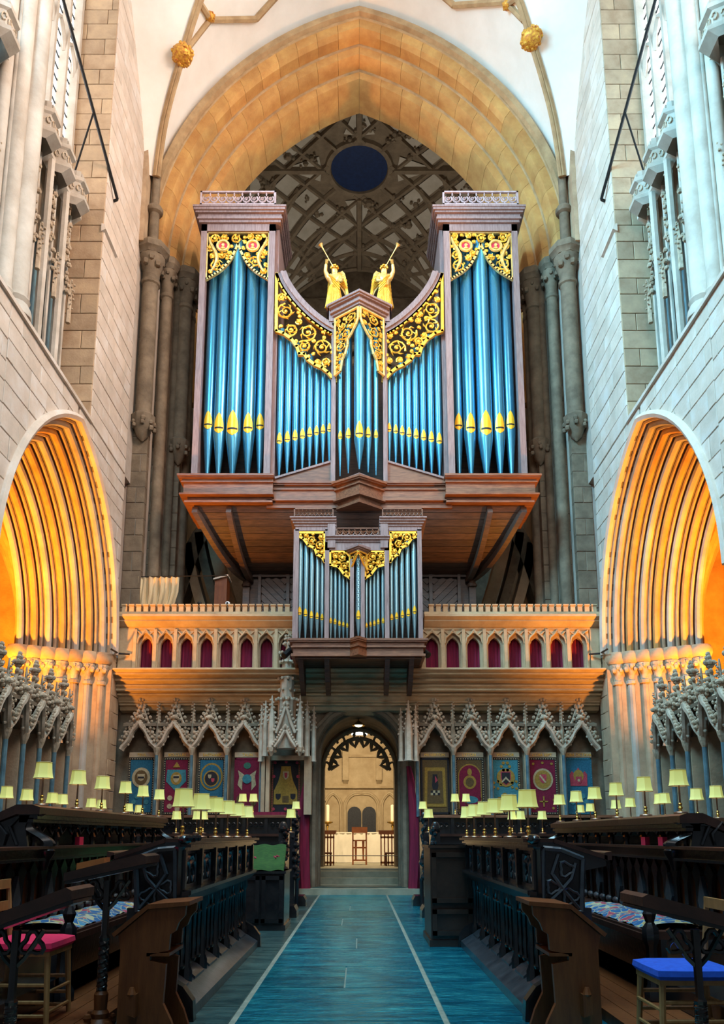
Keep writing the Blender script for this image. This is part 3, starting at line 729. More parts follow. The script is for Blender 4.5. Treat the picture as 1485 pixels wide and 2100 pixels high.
# far wall of the crossing with its blind arch, side walls
ashlar_y(cr, 28.6, -5.0, 5.0, 15.0, 23.0, .62, 1.3, M['grey_stone'], seed=31)
B().box(-5, 5, 28.65, 28.9, 5, 25).build('wall_core', M['grey_stone'], cr, 0)
for k in range(4):
    A_ = 4.3-.42*k; pts = [(x, 28.55-.12*(3-k), 14.2+z) for x, z in arch_pts(A_, 6.4-.55*k, 12)]
    B().tube(pts, .17, 7).build('arch_order', M['dark_rib'], cr)
for s in (-1, 1):
    b = B().box(4.95, 5.2, 18.8, 28.8, 6.2, 25) 
    (b if s > 0 else b.mirror()).build('side_wall', M['stone'], cr, 0)
    for k in range(3):
        pts = [(s*(4.85-.1*k), YC+x, 13+z) for x, z in arch_pts(4.4-.3*k, 7.2-.4*k, 12)]
        B().tube(pts, .15, 7).build('arch_order', M['gold_stone'], cr)
B().box(-5.2, 5.2, 18.9, 28.9, 25.3, 25.5).build('tower_floor', M['dark_rib'], cr, 0)
B().box(-5.2, 5.2, 17.6, 28.8, 5.6, 5.75).build('gallery_floor', M['stone'], cr, 0)
# strainer arches crossing behind the organ, left and right
for s in (-1, 1):
    st = struct('trim_1' if s < 0 else 'trim_2', (s*4.4, 20, 6))
    def band(pts, wd, dp, m):
        secs = []
        for i, (x, z) in enumerate(pts):
            a = Vector(pts[max(i-1, 0)]); c = Vector(pts[min(i+1, len(pts)-1)]); d = (c-a).normalized(); q = Vector((-d.y, d.x))*wd/2
            secs.append([(s*(x-q.x), 19.6, z-q.y), (s*(x+q.x), 19.6, z+q.y), (s*(x+q.x), 19.6+dp, z+q.y), (s*(x-q.x), 19.6+dp, z-q.y)])
        B().loft(secs).build('strainer_arch', m, st)
    low = []
    for k in range(13):
        t = k/12; low.append((5.1-1.15*t, 6.0+3.3*math.sin(t*math.pi/2)))
    band(low, .42, .7, M['grey_stone'])
    low2 = [(2.9+.95*(1-t)**1.4 if False else 3.95-1.0*t**1.3, 9.3-3.3*t) for t in [k/12 for k in range(13)]]
    band(low2, .30, .7, M['stone'])
    band([(x+.32, z-.15) for x, z in low2], .22, .9, M['grey_stone'])
    band([(x+.62, z-.45) for x, z in low2], .24, .6, M['stone'])
    up = [(3.95+1.1*t**.8, 9.3+4.5*t*t+.9*t) for t in [k/12 for k in range(13)]]
    band(up, .36, .6, M['grey_stone'])
    B().box(s*4.9 if s > 0 else -5.2, s*5.2 if s > 0 else -4.9, 19, 21, 6, 16).build('pier', M['grey_stone'], st, 0)
# ================================================================== MAIN ORGAN
Y0 = 16.6
org = thing('pipe_organ', 'great oak pipe organ with blue pipes and gilded carving above the stone screen', 'organ', (0, Y0, 8.6))
PIPE = {}
def pipe_meshes(key, R, zt, zm, z0, m):
    """pipe standing on the origin: foot cone, body, gilt mouth leaf, dark slit (all relative to the toe)"""
    k = (round(R, 3), round(zt, 2), round(zm, 2), m.name)
    if k in PIPE: return PIPE[k]
    b = B().lathe([(R*.16, 0), (R*.20, .04), (R*.97, zm-R*1.1), (R, zm-R*.7), (R, zt-.01), (R*.96, zt)], (0, 0, 0), 18)
    def patch(outline, lift):
        g = B(); rows = []
        for z, hw in outline:
            rows.append([((R+lift)*math.sin(a), -(R+lift)*math.cos(a), z) for a in [hw*(-1+2*i/6) for i in range(7)]])
        g.grid(rows)
        return g
    lf = []
    for j in range(11):                          # bay-leaf: rounded foot, pointed head
        t = j/10; z = zm-R*.85+t*R*3.6
        hw = (math.sin(min(1, t/.22)*math.pi/2) if t < .22 else math.cos(((t-.22)/.78)**1.25*math.pi/2)**.8)*.78
        lf.append((z, max(hw, .01)))
    mo = patch(lf, .006); sl = patch([(zm-.0*R, .66), (zm+R*.26, .66)], .011)
    r = (b.mesh('pipe', m), mo.mesh('pipe_mouth', M['mouth']), sl.mesh('mouth_slit', M['slit']))
    PIPE[k] = r; return r
def pipe(parent, x, y, z0, zm, z1, R, m=None):
    a, b, c = pipe_meshes(None, R, z1-z0, zm-z0, 0, m or M['pipe'])
    o = inst('pipe', a, parent, (x, y, z0)); 
    for nm, me in (('pipe_mouth', b), ('mouth_slit', c)):
        q = bpy.data.objects.new(nm, me); C.objects.link(q); q.parent = o
    return o
def crest(parent, x0, x1, y, z0, z1, n, m, th=.05):          # pierced cresting: rails, rings and leaf tips
    t = (z1-z0)*.11
    b = B().box(x0, x1, y, y+th, z0, z0+t).box(x0, x1, y, y+th, z1-t, z1).box(x0, x0+t, y, y+th, z0, z1).box(x1-t, x1, y, y+th, z0, z1)
    b.build('crest_rail', m, parent, 0)
    w = (x1-x0-2*t)/n; g = B()
    for k in range(n):
        xc = x0+t+w*(k+.5); zc = (z0+z1)/2-t*.4; r = w*.44
        g.tube([(xc+r*math.cos(a), y+th*.5, zc+r*1.05*math.sin(a)) for a in [math.pi*.75+j*1.5*math.pi/9 for j in range(10)]], w*.10, 5)
        g.tube([(p[0], y+th*.5, p[1]) for p in spiral((xc, zc), r*.62, 1.1, .5, 1, 8)], w*.10, 4)
        g.ball((xc+w*.5, y+th*.5, z1-t*1.9), (w*.11, th*.4, t*1.3), 5, 4)
        g.ball((xc, y+th*.5, z0+t*1.5), (w*.10, th*.4, t*.8), 5, 4)
    g.build('crest_fretwork', m, parent)
def tower(sg):
    def X(v): return sg*v
    def bx(x0, x1, y0, y1, z0, z1): return B().box(min(X(x0), X(x1)), max(X(x0), X(x1)), y0, y1, z0, z1)
    cm = M['case']
    bx(3.70, 3.84, Y0-.02, Y0+.16, 9.2, 15.85).build('tower_post', cm, org, 0)
    bx(2.04, 2.19, Y0-.02, Y0+.16, 9.2, 15.85).build('tower_post', cm, org, 0)
    bx(3.74, 3.84, Y0+.16, 18.1, 9.2, 15.85).build('tower_side', cm, org, 0)
    bx(1.96, 2.06, Y0+.16, 18.1, 9.2, 15.85).build('tower_side', cm, org, 0)
    bx(2.0, 3.8, 18.0, 18.1, 9.2, 15.85).build('tower_back', M['dark_oak'], org, 0)
    bx(2.04, 3.84, Y0-.02, Y0+.16, 15.66, 15.88).build('tower_rail', cm, org, 0)
    z = 15.86
    for d, h in ((.05, .07), (.09, .05), (.07, .09), (.13, .05), (.17, .06), (.19, .05)):
        bx(1.96-d, 3.84+d, Y0-.02-d, 18.1, z, z+h).build('cornice_moulding', cm, org, 0); z += h
    a, b = sorted((X(2.02), X(3.86))); crest(org, a, b, Y0-.20, z, 16.62, 9, M['case_light'], .05)
    # gilt pipe shade: ogee-arched pierced panel with two medallions
    xl, xr, zt, zap, zlo = 2.19, 3.70, 15.66, 15.35, 14.38
    xc = (xl+xr)/2; arc = []
    for j in range(13):
        t = j/12; arc.append((xl+(xc-xl)*t, zlo+(zap-zlo)*(.5*t+.5*t**4)))
    low = arc+[(2*xc-x, z) for x, z in arc[-2::-1]]
    poly = [(X(x), z) for x, z in low]+[(X(xr), zt), (X(xl), zt)]
    rim = strip(poly, .055, Y0+.02, Y0+.09); pan = rim.build('gilt_shade_rim', M['gilt_pale'], org, 0)
    med = [(X(xc-.36), 15.28, .17), (X(xc+.36), 15.28, .17)]
    scrollwork(poly, Y0+.05, .045, .17, .020, med, 5+sg).build('gilt_carving', M['gilt'], org)
    for k in (-1, 1):                              # broad S-scroll each side
        S_ = [(X(xc+k*(.68-.16*math.sin(t*3.0))), Y0+.03, 15.45-1.0*t+.0) for t in [j/12*.95 for j in range(13)]]
        S_ = [(X(xc+k*(.62+.10*math.cos(t*math.pi*1.6)-.02)), Y0+.02, 15.52-.95*t) for t in [j/12 for j in range(13)]]
        B().tube(S_, [.02+.03*math.sin(math.pi*j/12) for j in range(13)], 6).build('gilt_scroll', M['gilt_pale'], org)
    for mx, mz, r in med:
        md = B(); md.add([(mx+r*.62*math.cos(a), Y0+.03, mz+r*.62*math.sin(a)) for a in [j*math.pi/10 for j in range(20)]]+[(mx, Y0+.03, mz)], [(i, (i+1) % 20, 20) for i in range(20)])
        mo = md.build('medallion', M['rose'], org); mo['label'] = 'red medallion with a gilt bust'
        B().tube([(mx+r*.8*math.cos(a), Y0+.02, mz+r*.8*math.sin(a)) for a in [j*math.pi/10 for j in range(20)]], r*.22, 6, True).build('medallion_ring', M['gilt_pale'], mo)
        hd = B().ball((mx, Y0+.01, mz+r*.10), (r*.24, .03, r*.30), 8, 6).ball((mx, Y0+.01, mz-r*.38), (r*.36, .03, r*.22), 8, 5).ball((mx+sg*r*.16, Y0+.005, mz+r*.1), (r*.14, .02, r*.10), 6, 4)
        hd.build('gilt_bust', M['gilt_pale'], mo)
    # five pipes, convex in plan
    for x, R, zm, dy in ((3.56, .135, 10.70, .30), (3.28, .148, 10.55, .20), (2.945, .178, 10.47, .13), (2.60, .148, 10.55, .20), (2.34, .122, 10.68, .30)):
        pipe(org, X(x), Y0+.10+dy, 9.24, zm, 15.5, R)
    bx(2.06, 3.74, Y0+.0, 18.0, 9.16, 9.24).build('toe_board', M['case_b'], org, 0)
    # base moulding of the tower
    z = 8.58
    for d, h in ((.10, .05), (.04, .10), (.20, .035), (.12, .27), (.17, .03), (.15, .06), (.22, .03), (.25, .05)):
        bx(1.98-d*.25, 3.84+d, Y0-.05-d, 18.0, z, z+h).build('base_moulding', M['case_b'], org, 0); z += h
    # flat of eight pipes between the towers
    bx(.55, .66, Y0+.02, Y0+.18, 9.1, 13.5).build('flat_post', cm, org, 0)
    curve = []
    for j in range(17):
        t = j/16; curve.append((1.98-1.42*(1-math.cos(t*math.pi/2))**.9 if False else 1.99-1.43*math.sin(t*math.pi/2)**1.0*t**.25, 14.50-1.62*(1-(1-t)**2.1)))
    cur = [(X(x), z) for x, z in curve]
    for k, (off, d, h) in enumerate(((0, 0, .10), (.10, .05, .06), (.16, .02, .08))):
        secs = []
        for i, (x, z) in enumerate(cur):
            a = Vector(cur[max(i-1, 0)]); c = Vector(cur[min(i+1, 16)]); q = (c-a).normalized(); q = Vector((-q.y, q.x)); q = q if q.y > 0 else -q
            p0 = (x+q.x*off, z+q.y*off); p1 = (x+q.x*(off+h), z+q.y*(off+h))
            secs.append([(p0[0], Y0-.0-d, p0[1]), (p1[0], Y0-d, p1[1]), (p1[0], Y0+.3, p1[1]), (p0[0], Y0+.3, p0[1])])
        B().loft(secs).build('swept_cornice', cm, org)
    lowc = [(1.97, 12.98), (1.80, 12.92), (1.62, 12.78), (1.48, 12.58), (1.42, 12.38), (1.30, 12.38), (1.22, 12.24), (1.05, 12.10), (.88, 12.02), (.74, 11.90), (.62, 11.74), (.56, 11.66)]
    poly = [(X(x), z) for x, z in curve]+[(X(x), z) for x, z in lowc[::-1]]
    strip(poly, .07, Y0+.0, Y0+.09).build('gilt_shade_rim', M['gilt'], org, 0)
    scrollwork(poly, Y0+.05, .045, .22, .022, (), 15+sg).build('gilt_carving', M['gilt'], org)
    for k in range(8):
        t = k/7; x = 1.86-1.16*t-.04*math.sin(t*3.1); zt = 13.05-1.2*t+.12
        zf = 9.30+.32*t
        pipe(org, X(x), Y0+.24, zf, 10.22+.30*t, zt, .085-.018*t)
    gb = [(X(1.99), 9.12), (X(.60), 9.12), (X(.60), 9.66), (X(1.99), 9.22)]
    B().prism(gb, Y0+.08, Y0+.40, 'xz').build('toe_gable', M['case_b'], org, 0)
    B().prism([(X(1.99), 9.22), (X(.60), 9.66), (X(.60), 9.71), (X(1.99), 9.27)], Y0+.04, Y0+.42, 'xz').build('toe_rail', cm, org, 0)
    z = 8.50
    for d, h in ((.02, .06), (.0, .09), (.09, .03), (.03, .24), (.07, .03), (.04, .07), (.10, .035), (.13, .05)):
        bx(.45, 2.1, Y0-d, 18.0, z, z+h).build('base_moulding', M['case_b'], org, 0); z += h
    # coved underside: overlapping horizontal boards and curved brackets
    N_ = 13
    for j in range(N_):
        t0, t1 = j/N_, (j+.93)/N_
        f = lambda t: (Y0+.05+1.35*math.sin(t*math.pi/2)**1.2 if False else Y0+.02+1.5*(1-math.cos(t*math.pi/2))**.75, 8.56-1.15*math.sin(t*math.pi/2))
        (ya, za), (yb, zb) = f(t0), f(min(t1, 1))
        xa = 3.75-1.05*t0
        b = B().hexa([(X(0), ya, za), (X(xa), ya, za), (X(xa-.08), yb, zb), (X(0), yb, zb)], [(X(0), ya+.04, za+.07), (X(xa), ya+.04, za+.07), (X(xa-.08), yb+.01, zb+.03), (X(0), yb+.01, zb+.03)])
        b.build('cove_board', M['dark_oak'], org, 0)
    for xb, xe in ((2.95, 2.62), (3.72, 2.70)):
        secs = []
        for j in range(11):
            t = j/10; yv, z = Y0+.0+1.5*(1-math.cos(t*math.pi/2))**.75, 8.52-1.15*math.sin(t*math.pi/2)-.04; x = xb+(xe-xb)*t
            secs.append([(X(x-.06), yv, z+.06), (X(x+.06), yv, z+.06), (X(x+.06), yv-.06, z-.10), (X(x-.06), yv-.06, z-.10)])
        B().loft(secs).build('curved_bracket', M['dark_oak'], org)
    # panelled wall under the case: posts, rails, diagonal boards
    Yw = 18.1
    for xp, w in ((2.72, .16), (2.40, .07), (1.72, .08), (.95, .08)):
        bx(xp-w/2, xp+w/2, Yw-.12, Yw+.1, 5.75, 7.45).build('panel_post', M['dark_oak'], org, 0)
    cap = B().lathe([(.10, 0), (.12, .05), (.08, .12), (.16, .32), (.22, .36), (.22, .42)], (X(2.72), Yw-.1, 7.1), 8)
    cap.build('post_capital', M['dark_oak'], org)
    bx(0, 2.7, Yw-.10, Yw+.1, 7.36, 7.50).build('panel_rail', M['dark_oak'], org, 0)
    for x0, x1, dr in ((1.76, 2.38, 1), (.99, 1.68, -1), (.15, .90, 1)):
        for k in range(-5, 11):
            za = 5.9+k*.19; q = []
            xs = [x0, x1]; zz = [za, za+dr*(x1-x0)]
            lo, hi = 5.9, 7.34
            pa = (x0, za if dr > 0 else za+(x1-x0)); pb = (x1, za+(x1-x0) if dr > 0 else za)
            def clipz(p, q):
                L = [p, q]
                out = []
                for a, b in ((p, q), (q, p)):
                    x, z = a
                    if z < lo: x = a[0]+(b[0]-a[0])*(lo-a[1])/(b[1]-a[1]); z = lo
                    if z > hi: x = a[0]+(b[0]-a[0])*(hi-a[1])/(b[1]-a[1]); z = hi
                    out.append((x, z))
                return out
            if max(pa[1], pb[1]) <= lo or min(pa[1], pb[1]) >= hi: continue
            (xa, z0), (xb, z1) = clipz(pa, pb)
            if abs(xb-xa) < .06: continue
            d = Vector((xb-xa, z1-z0)).normalized(); n = Vector((-d.y, d.x))*.062
            B().hexa([(X(xa-n.x), Yw-.03, z0-n.y), (X(xb-n.x), Yw-.03, z1-n.y), (X(xb+n.x), Yw-.03, z1+n.y), (X(xa+n.x), Yw-.03, z0+n.y)],
                     [(X(xa-n.x), Yw+.02, z0-n.y), (X(xb-n.x), Yw+.02, z1-n.y), (X(xb+n.x), Yw+.02, z1+n.y), (X(xa+n.x), Yw+.02, z0+n.y)]).build('panel_board', M['dark_oak'], org, 0)
    bx(0, 2.75, Yw+.02, Yw+.12, 5.75, 7.5).build('panel_back', M['dark_oak'], org, 0)
for sg in (-1, 1): tower(sg)
B().box(-1.96, 1.96, 17.9, 18.1, 9.2, 12.9).build('case_back', M['dark_oak'], org, 0)
# central V-plan tower
def vee(hx, ys, yc, z0, z1, m, nm, back=Y0+.3, sm=0):
    b = B(); b.prism([(-hx, back), (-hx, ys), (0, yc), (hx, ys), (hx, back)], z0, z1, 'xy'); return b.build(nm, m, org, sm)
YS, YV = Y0-.02, Y0-.50
for sg in (-1, 1):
    B().box(min(sg*.55, sg*.64), max(sg*.55, sg*.64), YS, YS+.35, 9.1, 13.25).build('centre_post', M['case'], org, 0)
z = 13.25
for d, h in ((.0, .05), (.03, .06), (.07, .05), (.05, .07), (.10, .04), (.13, .05)):
    vee(.62+d, YS-d, YV-d*1.4, z, z+h, M['case'], 'centre_cornice'); z += h
zt_c = z
for sg in (-1, 1):                                  # V-faced gilt shade
    f = lambda x, z, e=0: (sg*x, YV+(YS-YV)*x/.60-.012-e, z)
    def vface(poly2, th, m, nm, parent=org):
        pass
    outl = [(.03, 13.22), (.57, 13.22), (.57, 11.75), (.44, 11.80), (.40, 12.05), (.33, 12.18), (.27, 12.38), (.27, 12.52), (.20, 12.60), (.08, 12.80), (.03, 12.95)]
    b = B()
    for i in range(len(outl)):
        a, c = outl[i], outl[(i+1) % len(outl)]
        b.tube([f(*a, .02), f(*c, .02)], .032, 6)
    b.build('gilt_shade_rim', M['gilt_pale'], org)
    sw = scrollwork([(x, z) for x, z in outl], 0, .032, .13, .016, (), 40+sg)
    sw.v = [f(x, z, -yv+.0) for x, yv, z in sw.v]
    sw.build('gilt_carving', M['gilt'], org)
for x, R, zm in ((-.44, .062, 10.16), (-.25, .078, 10.10), (0, .118, 10.02), (.20, .078, 10.10), (.38, .062, 10.16)):
    pipe(org, x*1.0, YV+(YS-YV)*abs(x)/.60+.16, 9.28, zm+.05, 13.0, R)
z = 8.46
for d, h in ((.02, .06), (.0, .10), (.09, .03), (.03, .24), (.07, .03), (.04, .07), (.10, .035), (.13, .05)):
    vee(.50+d, Y0-d, Y0-.42-d, z, z+h, M['case_b'], 'centre_base'); z += h
vee(.56, YS, YV, z, z+.05, M['case'], 'centre_toe_board')
# brackets carrying the two statues
for sg in (-1, 1):
    B().box(min(sg*.42, sg*.78), max(sg*.42, sg*.78), Y0-.1, Y0+.32, 13.52, 13.60).build('statue_plinth', M['case'], org, 0)
    B().box(min(sg*.48, sg*.72), max(sg*.48, sg*.72), Y0-.04, Y0+.26, 13.2, 13.52).build('statue_plinth', M['case'], org, 0)
# ---- angels
def angel(sg, label):
    bx_, by_, bz_ = sg*.60, Y0+.08, 13.60
    t = thing('angel_statue', label, 'statue', (bx_, by_, bz_), 'gilded trumpeting angels')
    me = bpy.data.meshes.new('body'); h = 1.10
    V = [(0,0,.62), (0,0,.80), (0,-.0,.93), (0,-.02,1.00), (0,-.03,1.10),      # pelvis chest neck head0 head
         (.15,0,.86), (.21,-.06,.98), (.19,-.10,1.16),                          # raised arm
         (-.14,0,.86), (-.16,-.08,.70), (-.02,-.15,.66),                        # other arm across the body
         (.07,0,.35), (.08,0,.06), (-.07,0,.35), (-.08,0,.06), (.0,.0,.35), (0,0,.05)]
    E = [(0,1),(1,2),(2,3),(3,4),(1,5),(5,6),(6,7),(1,8),(8,9),(9,10),(0,11),(11,12),(0,13),(13,14),(0,15),(15,16)]
    Rr = [.13,.13,.055,.08,.07,.07,.05,.04,.07,.05,.04,.12,.14,.12,.14,.13,.15]
    me.from_pydata([(sg*x*1.05, yv, z) for x, yv, z in V], E, [])
    ob = bpy.data.objects.new('body', me); C.objects.link(ob); ob.parent = t
    md = ob.modifiers.new('skin', 'SKIN'); md.use_smooth_shade = True
    for i, r in enumerate(Rr):
        me.skin_vertices[0].data[i].radius = (r, r)
        me.skin_vertices[0].data[i].use_root = (i == 0)
    ob.modifiers.new('sub', 'SUBSURF').levels = 2; ob.modifiers['sub'].render_levels = 2
    me.materials.append(M['gilt_pale'])
    W_ = lambda x, yv, z: (bx_+sg*x, by_+yv, bz_+z)
    hr = B()
    for k in range(26):
        a = random.Random(k).uniform(0, 6.28); e = random.Random(k+50).uniform(.0, 1.4)
        hr.ball(W_(.085*math.cos(a)*math.cos(e), -.02+.085*math.sin(a)*math.cos(e)+.02, 1.10+.085*math.sin(e)), .028, 5, 4)
    hr.build('hair', M['gilt'], t)
    fc = B().ball(W_(0, -.10, 1.075), (.014, .022, .02), 5, 4).ball(W_(.03, -.088, 1.10), .011, 5, 4).ball(W_(-.03, -.088, 1.10), .011, 5, 4).ball(W_(0, -.092, 1.045), (.02, .01, .007), 5, 4)
    fc.build('face', M['gilt'], t)
    hb = B()
    for k in range(5):                               # fingers round the trumpet
        hb.tube([W_(.19+.018*(k-2)*.6, -.10, 1.16), W_(.18+.012*(k-2), -.15, 1.20+.008*k), W_(.15+.010*(k-2), -.15, 1.225)], [.014, .012, .009], 5)
    hb.build('hand', M['gilt_pale'], t)
    rb = B()                                          # robe folds
    for k in range(14):
        a = math.pi*1.05+math.pi*.9*k/13-.0; r0 = .15
        rb.tube([W_(r0*.75*math.cos(a), r0*.75*math.sin(a), .60), W_(r0*1.1*math.cos(a+.1), r0*1.1*math.sin(a+.1), .3), W_(r0*1.35*math.cos(a), r0*1.35*math.sin(a), .0)], [.014, .022, .03], 5)
    for k in range(4):
        rb.tube([W_(.13-.02*k, -.08, .86-.02*k), W_(.02, -.17, .72-.06*k), W_(-.13, -.11, .60-.07*k)], .02, 5)
    rb.build('robe_folds', M['gilt'], t)
    for s2 in (-1, 1):
        ol = [(-.05, .98), (-.12, 1.10), (-.19, 1.14), (-.25, 1.06), (-.29, .88), (-.32, .66), (-.35, .44), (-.37, .22), (-.29, .40), (-.22, .56), (-.15, .68), (-.07, .74)]
        k_ = 1.0 if s2 < 0 else -.55
        yo = .12 if s2 < 0 else .20
        wg = B(); wg.prism([W_(x*k_, 0, z)[0::2] for x, z in ol], by_+yo, by_+yo+.03, 'xz')
        w_ = wg.build('wing', M['gilt_pale'], t)
        ft = B()
        for k in range(7):
            u = k/6; ft.tube([W_((-.09-.04*u)*k_, yo-.005, .98-.20*u), W_((-.22-.05*u)*k_, yo-.02, .98-.36*u), W_((-.30-.055*u)*k_, yo-.005, .86-.60*u)], [.012, .022, .006], 5)
        for k in range(10): ft.ball(W_((-.10-.10*(k % 4)/3)*k_, yo-.01, 1.06-.03*k), (.028, .014, .035), 5, 4)
        ft.build('feathers', M['gilt'], w_)
    p0 = Vector(W_(.03, -.12, 1.06)); p1 = Vector(W_(.33, -.22, 1.58))
    d = (p1-p0)
    tr = B().tube([p0, p0+d*.1, p0+d*.75, p0+d*.9, p0+d*.97, p1], [.016, .010, .013, .022, .045, .065], 10)
    tr.build('trumpet', M['gilt_pale'], t)
    return t
angel(-1, 'gilded angel blowing a trumpet up to the left, left of the gabled organ tower')
angel(1, 'gilded angel blowing a trumpet up to the right, right of the gabled organ tower')
# ================================================================== CHAIR ORGAN (small case hung on the front of the screen)
YQ = 15.5
ch = thing('chair_organ', 'small oak organ case with silvery pipes projecting over the screen doorway', 'organ', (0, YQ, 5.4))
def q(px, py): return P(px, py, YQ)
def qx(px, py=1200): return P(px, py, YQ)[0]
def qz(py): return P(735, py, YQ)[1]
cm = M['case']
zb, zt = qz(1318), qz(1064)
xL, xR = qx(604), qx(866)
XM = (xL+xR)/2
def cb(x0, x1, y0, y1, z0, z1, nm, m=None): return B().box(x0, x1, y0, y1, z0, z1).build(nm, m or cm, ch, 0)
posts = [(601, 612), (666, 675), (718, 726), (740, 748), (789, 798), (857, 866)]
for i, (a, b) in enumerate(posts):
    top = qz(1086) if i in (0, 1, 4, 5) else qz(1150)
    cb(qx(a), qx(b), YQ-.02 if i not in (2, 3) else YQ-.10, YQ+.12, zb, top, 'case_post')
cb(xL, xL+.08, YQ, 16.6, zb, zt-.1, 'case_side'); cb(xR-.08, xR, YQ, 16.6, zb, zt-.1, 'case_side')
cb(xL, xR, 16.45, 16.6, zb, zt-.15, 'case_back', M['dark_oak'])
# header: stepped-down cornice
hl, hr = qx(688, 1090), qx(780, 1090)
for x0, x1 in ((xL, hl+.02), (hr-.02, xR)):
    cb(x0, x1, YQ-.02, YQ+.12, qz(1089), qz(1078), 'case_rail')
    z = qz(1080)
    for d, h in ((.02, .05), (.05, .05), (.08, .05), (.11, .03)):
        cb(x0-(d if x0 == xL else 0), x1+(d if x1 == xR else 0), YQ-.02-d, 16.6, z, z+h, 'cornice_moulding'); z += h
    crest(ch, x0-.03 if x0 == xL else x0+.06, x1+.03 if x1 == xR else x1-.06, YQ-.06, z, z+.21, 10, M['case_b'], .04)
for x0, x1 in ((hl-.16, hl), (hr, hr+.16)):
    z = qz(1112)
    cb(x0, x1, YQ-.06, YQ+.12, qz(1125), zt+.02, 'case_stile')
z = qz(1113)
for d, h in ((.02, .05), (.06, .05), (.09, .03)):
    cb(hl-.16-d*.5, hr+.16+d*.5, YQ-.02-d, 16.6, z, z+h, 'cornice_moulding'); z += h
crest(ch, hl+.02, hr-.02, YQ-.04, z, z+.19, 7, M['case_b'], .04)
cb(qx(666), qx(798), YQ-.02, YQ+.12, qz(1129), qz(1112), 'case_rail')
# little V-plan canopy over the embossed centre pipe
for d, h, zz in ((0, .05, qz(1138)), (.03, .04, qz(1134)), (.06, .05, qz(1131))):
    hx = .20+d; b = B().prism([(XM-hx, YQ+.1), (XM-hx, YQ-.02-d), (XM, YQ-.28-d), (XM+hx, YQ-.02-d), (XM+hx, YQ+.1)], zz, zz+h, 'xy'); b.build('centre_canopy', cm, ch, 0)
# pipes
def crow(pxs, mys, ztop, Rpx):
    for px, my, ty, r in zip(pxs, mys, ztop, Rpx):
        pipe(ch, qx(px, my), YQ+.14, zb+.02, qz(my)-.02, qz(ty), r, M['pipe_small'])
crow((614, 626, 638, 650, 660), (1253, 1256, 1260, 1262, 1264), (1095, 1105, 1118, 1130, 1140), (.052, .050, .047, .044, .040))
crow((804, 814, 826, 838, 851), (1264, 1262, 1259, 1256, 1251), (1140, 1130, 1118, 1105, 1095), (.040, .044, .047, .050, .052))
crow((678, 687, 696, 704, 712), (1271, 1273, 1276, 1278, 1280), (1150, 1155, 1162, 1172, 1180), (.036, .036, .034, .032, .030))
crow((752, 760, 768, 776, 786), (1280, 1278, 1276, 1273, 1271), (1180, 1172, 1162, 1155, 1150), (.030, .032, .034, .036, .036))
pc = pipe(ch, XM, YQ-.02, zb+.06, qz(1268), qz(1142), .058, M['pipe_small'])
em = B()
for k in range(30):
    for s in (-1, 0, 1):
        a = s*.55+(.27 if k % 2 else 0); em.ball((XM+.057*math.sin(a), YQ-.02-.057*math.cos(a), zb+.75+k*.085*.55), (.014, .008, .014), 4, 3)
o = em.build('embossing', M['pipe_small'], None); o.parent = pc; o.location = -wl(pc)
# gilt shades
def shade(poly, seed, rm=.10):
    p2 = [q(*v) for v in poly]
    strip(p2, .05, YQ-.01, YQ+.05).build('gilt_shade_rim', M['gilt'], ch, 0)
    scrollwork(p2, YQ+.02, .03, rm, .016, (), seed).build('gilt_carving', M['gilt'], ch)
L_ = [(611, 1092), (666, 1092), (666, 1152), (660, 1142), (650, 1137), (645, 1124), (632, 1118), (622, 1104), (611, 1100)]
shade(L_, 3); shade([(1467-x, y) for x, y in L_], 4)
I_ = [(677, 1130), (708, 1130), (718, 1142), (718, 1186), (706, 1178), (694, 1162), (677, 1158)]
shade(I_, 5, .09); shade([(1467-x, y) for x, y in I_], 6, .09)
for s in (-1, 1):
    b = B()
    f = lambda x, z: (XM+s*x, YQ-.26+.25*x/.2, z)
    z1, z0 = qz(1138), qz(1172)
    pts = [f(.01, z1), f(.17, z1), f(.18, z0), f(.12, z0+.10), f(.05, z1-.12), f(.01, z1-.03)]
    for i in range(6): b.tube([pts[i], pts[(i+1) % 6]], .02, 5)
    b.tube([f(.05+.03*math.cos(t), z1-.08+.03*math.sin(t)) for t in [k*.7 for k in range(9)]], .012, 5)
    b.tube([f(.12+.03*math.cos(t), z1-.12+.05*math.sin(t)) for t in [k*.7 for k in range(9)]], .012, 5)
    b.build('gilt_shade_rim', M['gilt'], ch)
# sill with its small centre projection, brackets below
z = qz(1347)
for d, h in ((.02, .05), (-.02, .13), (.03, .03), (.0, .08), (.05, .03), (.07, .04)):
    cb(xL-d-.02, xR+d+.02, YQ-.06-d, 16.6, z, z+h, 'base_moulding', M['case_b'])
    B().prism([(XM-.17, YQ), (XM-.17, YQ-.06-d), (XM, YQ-.26-d), (XM+.17, YQ-.06-d), (XM+.17, YQ)], z-.01, z+h, 'xy').build('centre_base', M['case_b'], ch, 0); z += h
zs = qz(1347)
for px in (616, 670, 795, 845):
    x = qx(px, 1360); pr = [(YQ-.02, zs), (YQ+.10, zs-.10), (YQ+.5, zs-.42), (16.45, zs-.62), (16.6, zs-.62), (16.6, zs)]
    B().prism(pr, x-.05, x+.05, 'yz').build('bracket', M['dark_oak'], ch, 0)
for k in range(5):
    y0 = YQ+k*.21; cb(xL+.03, xR-.03, y0, y0+.2, zs-.04, zs, 'soffit_board', M['dark_oak'])
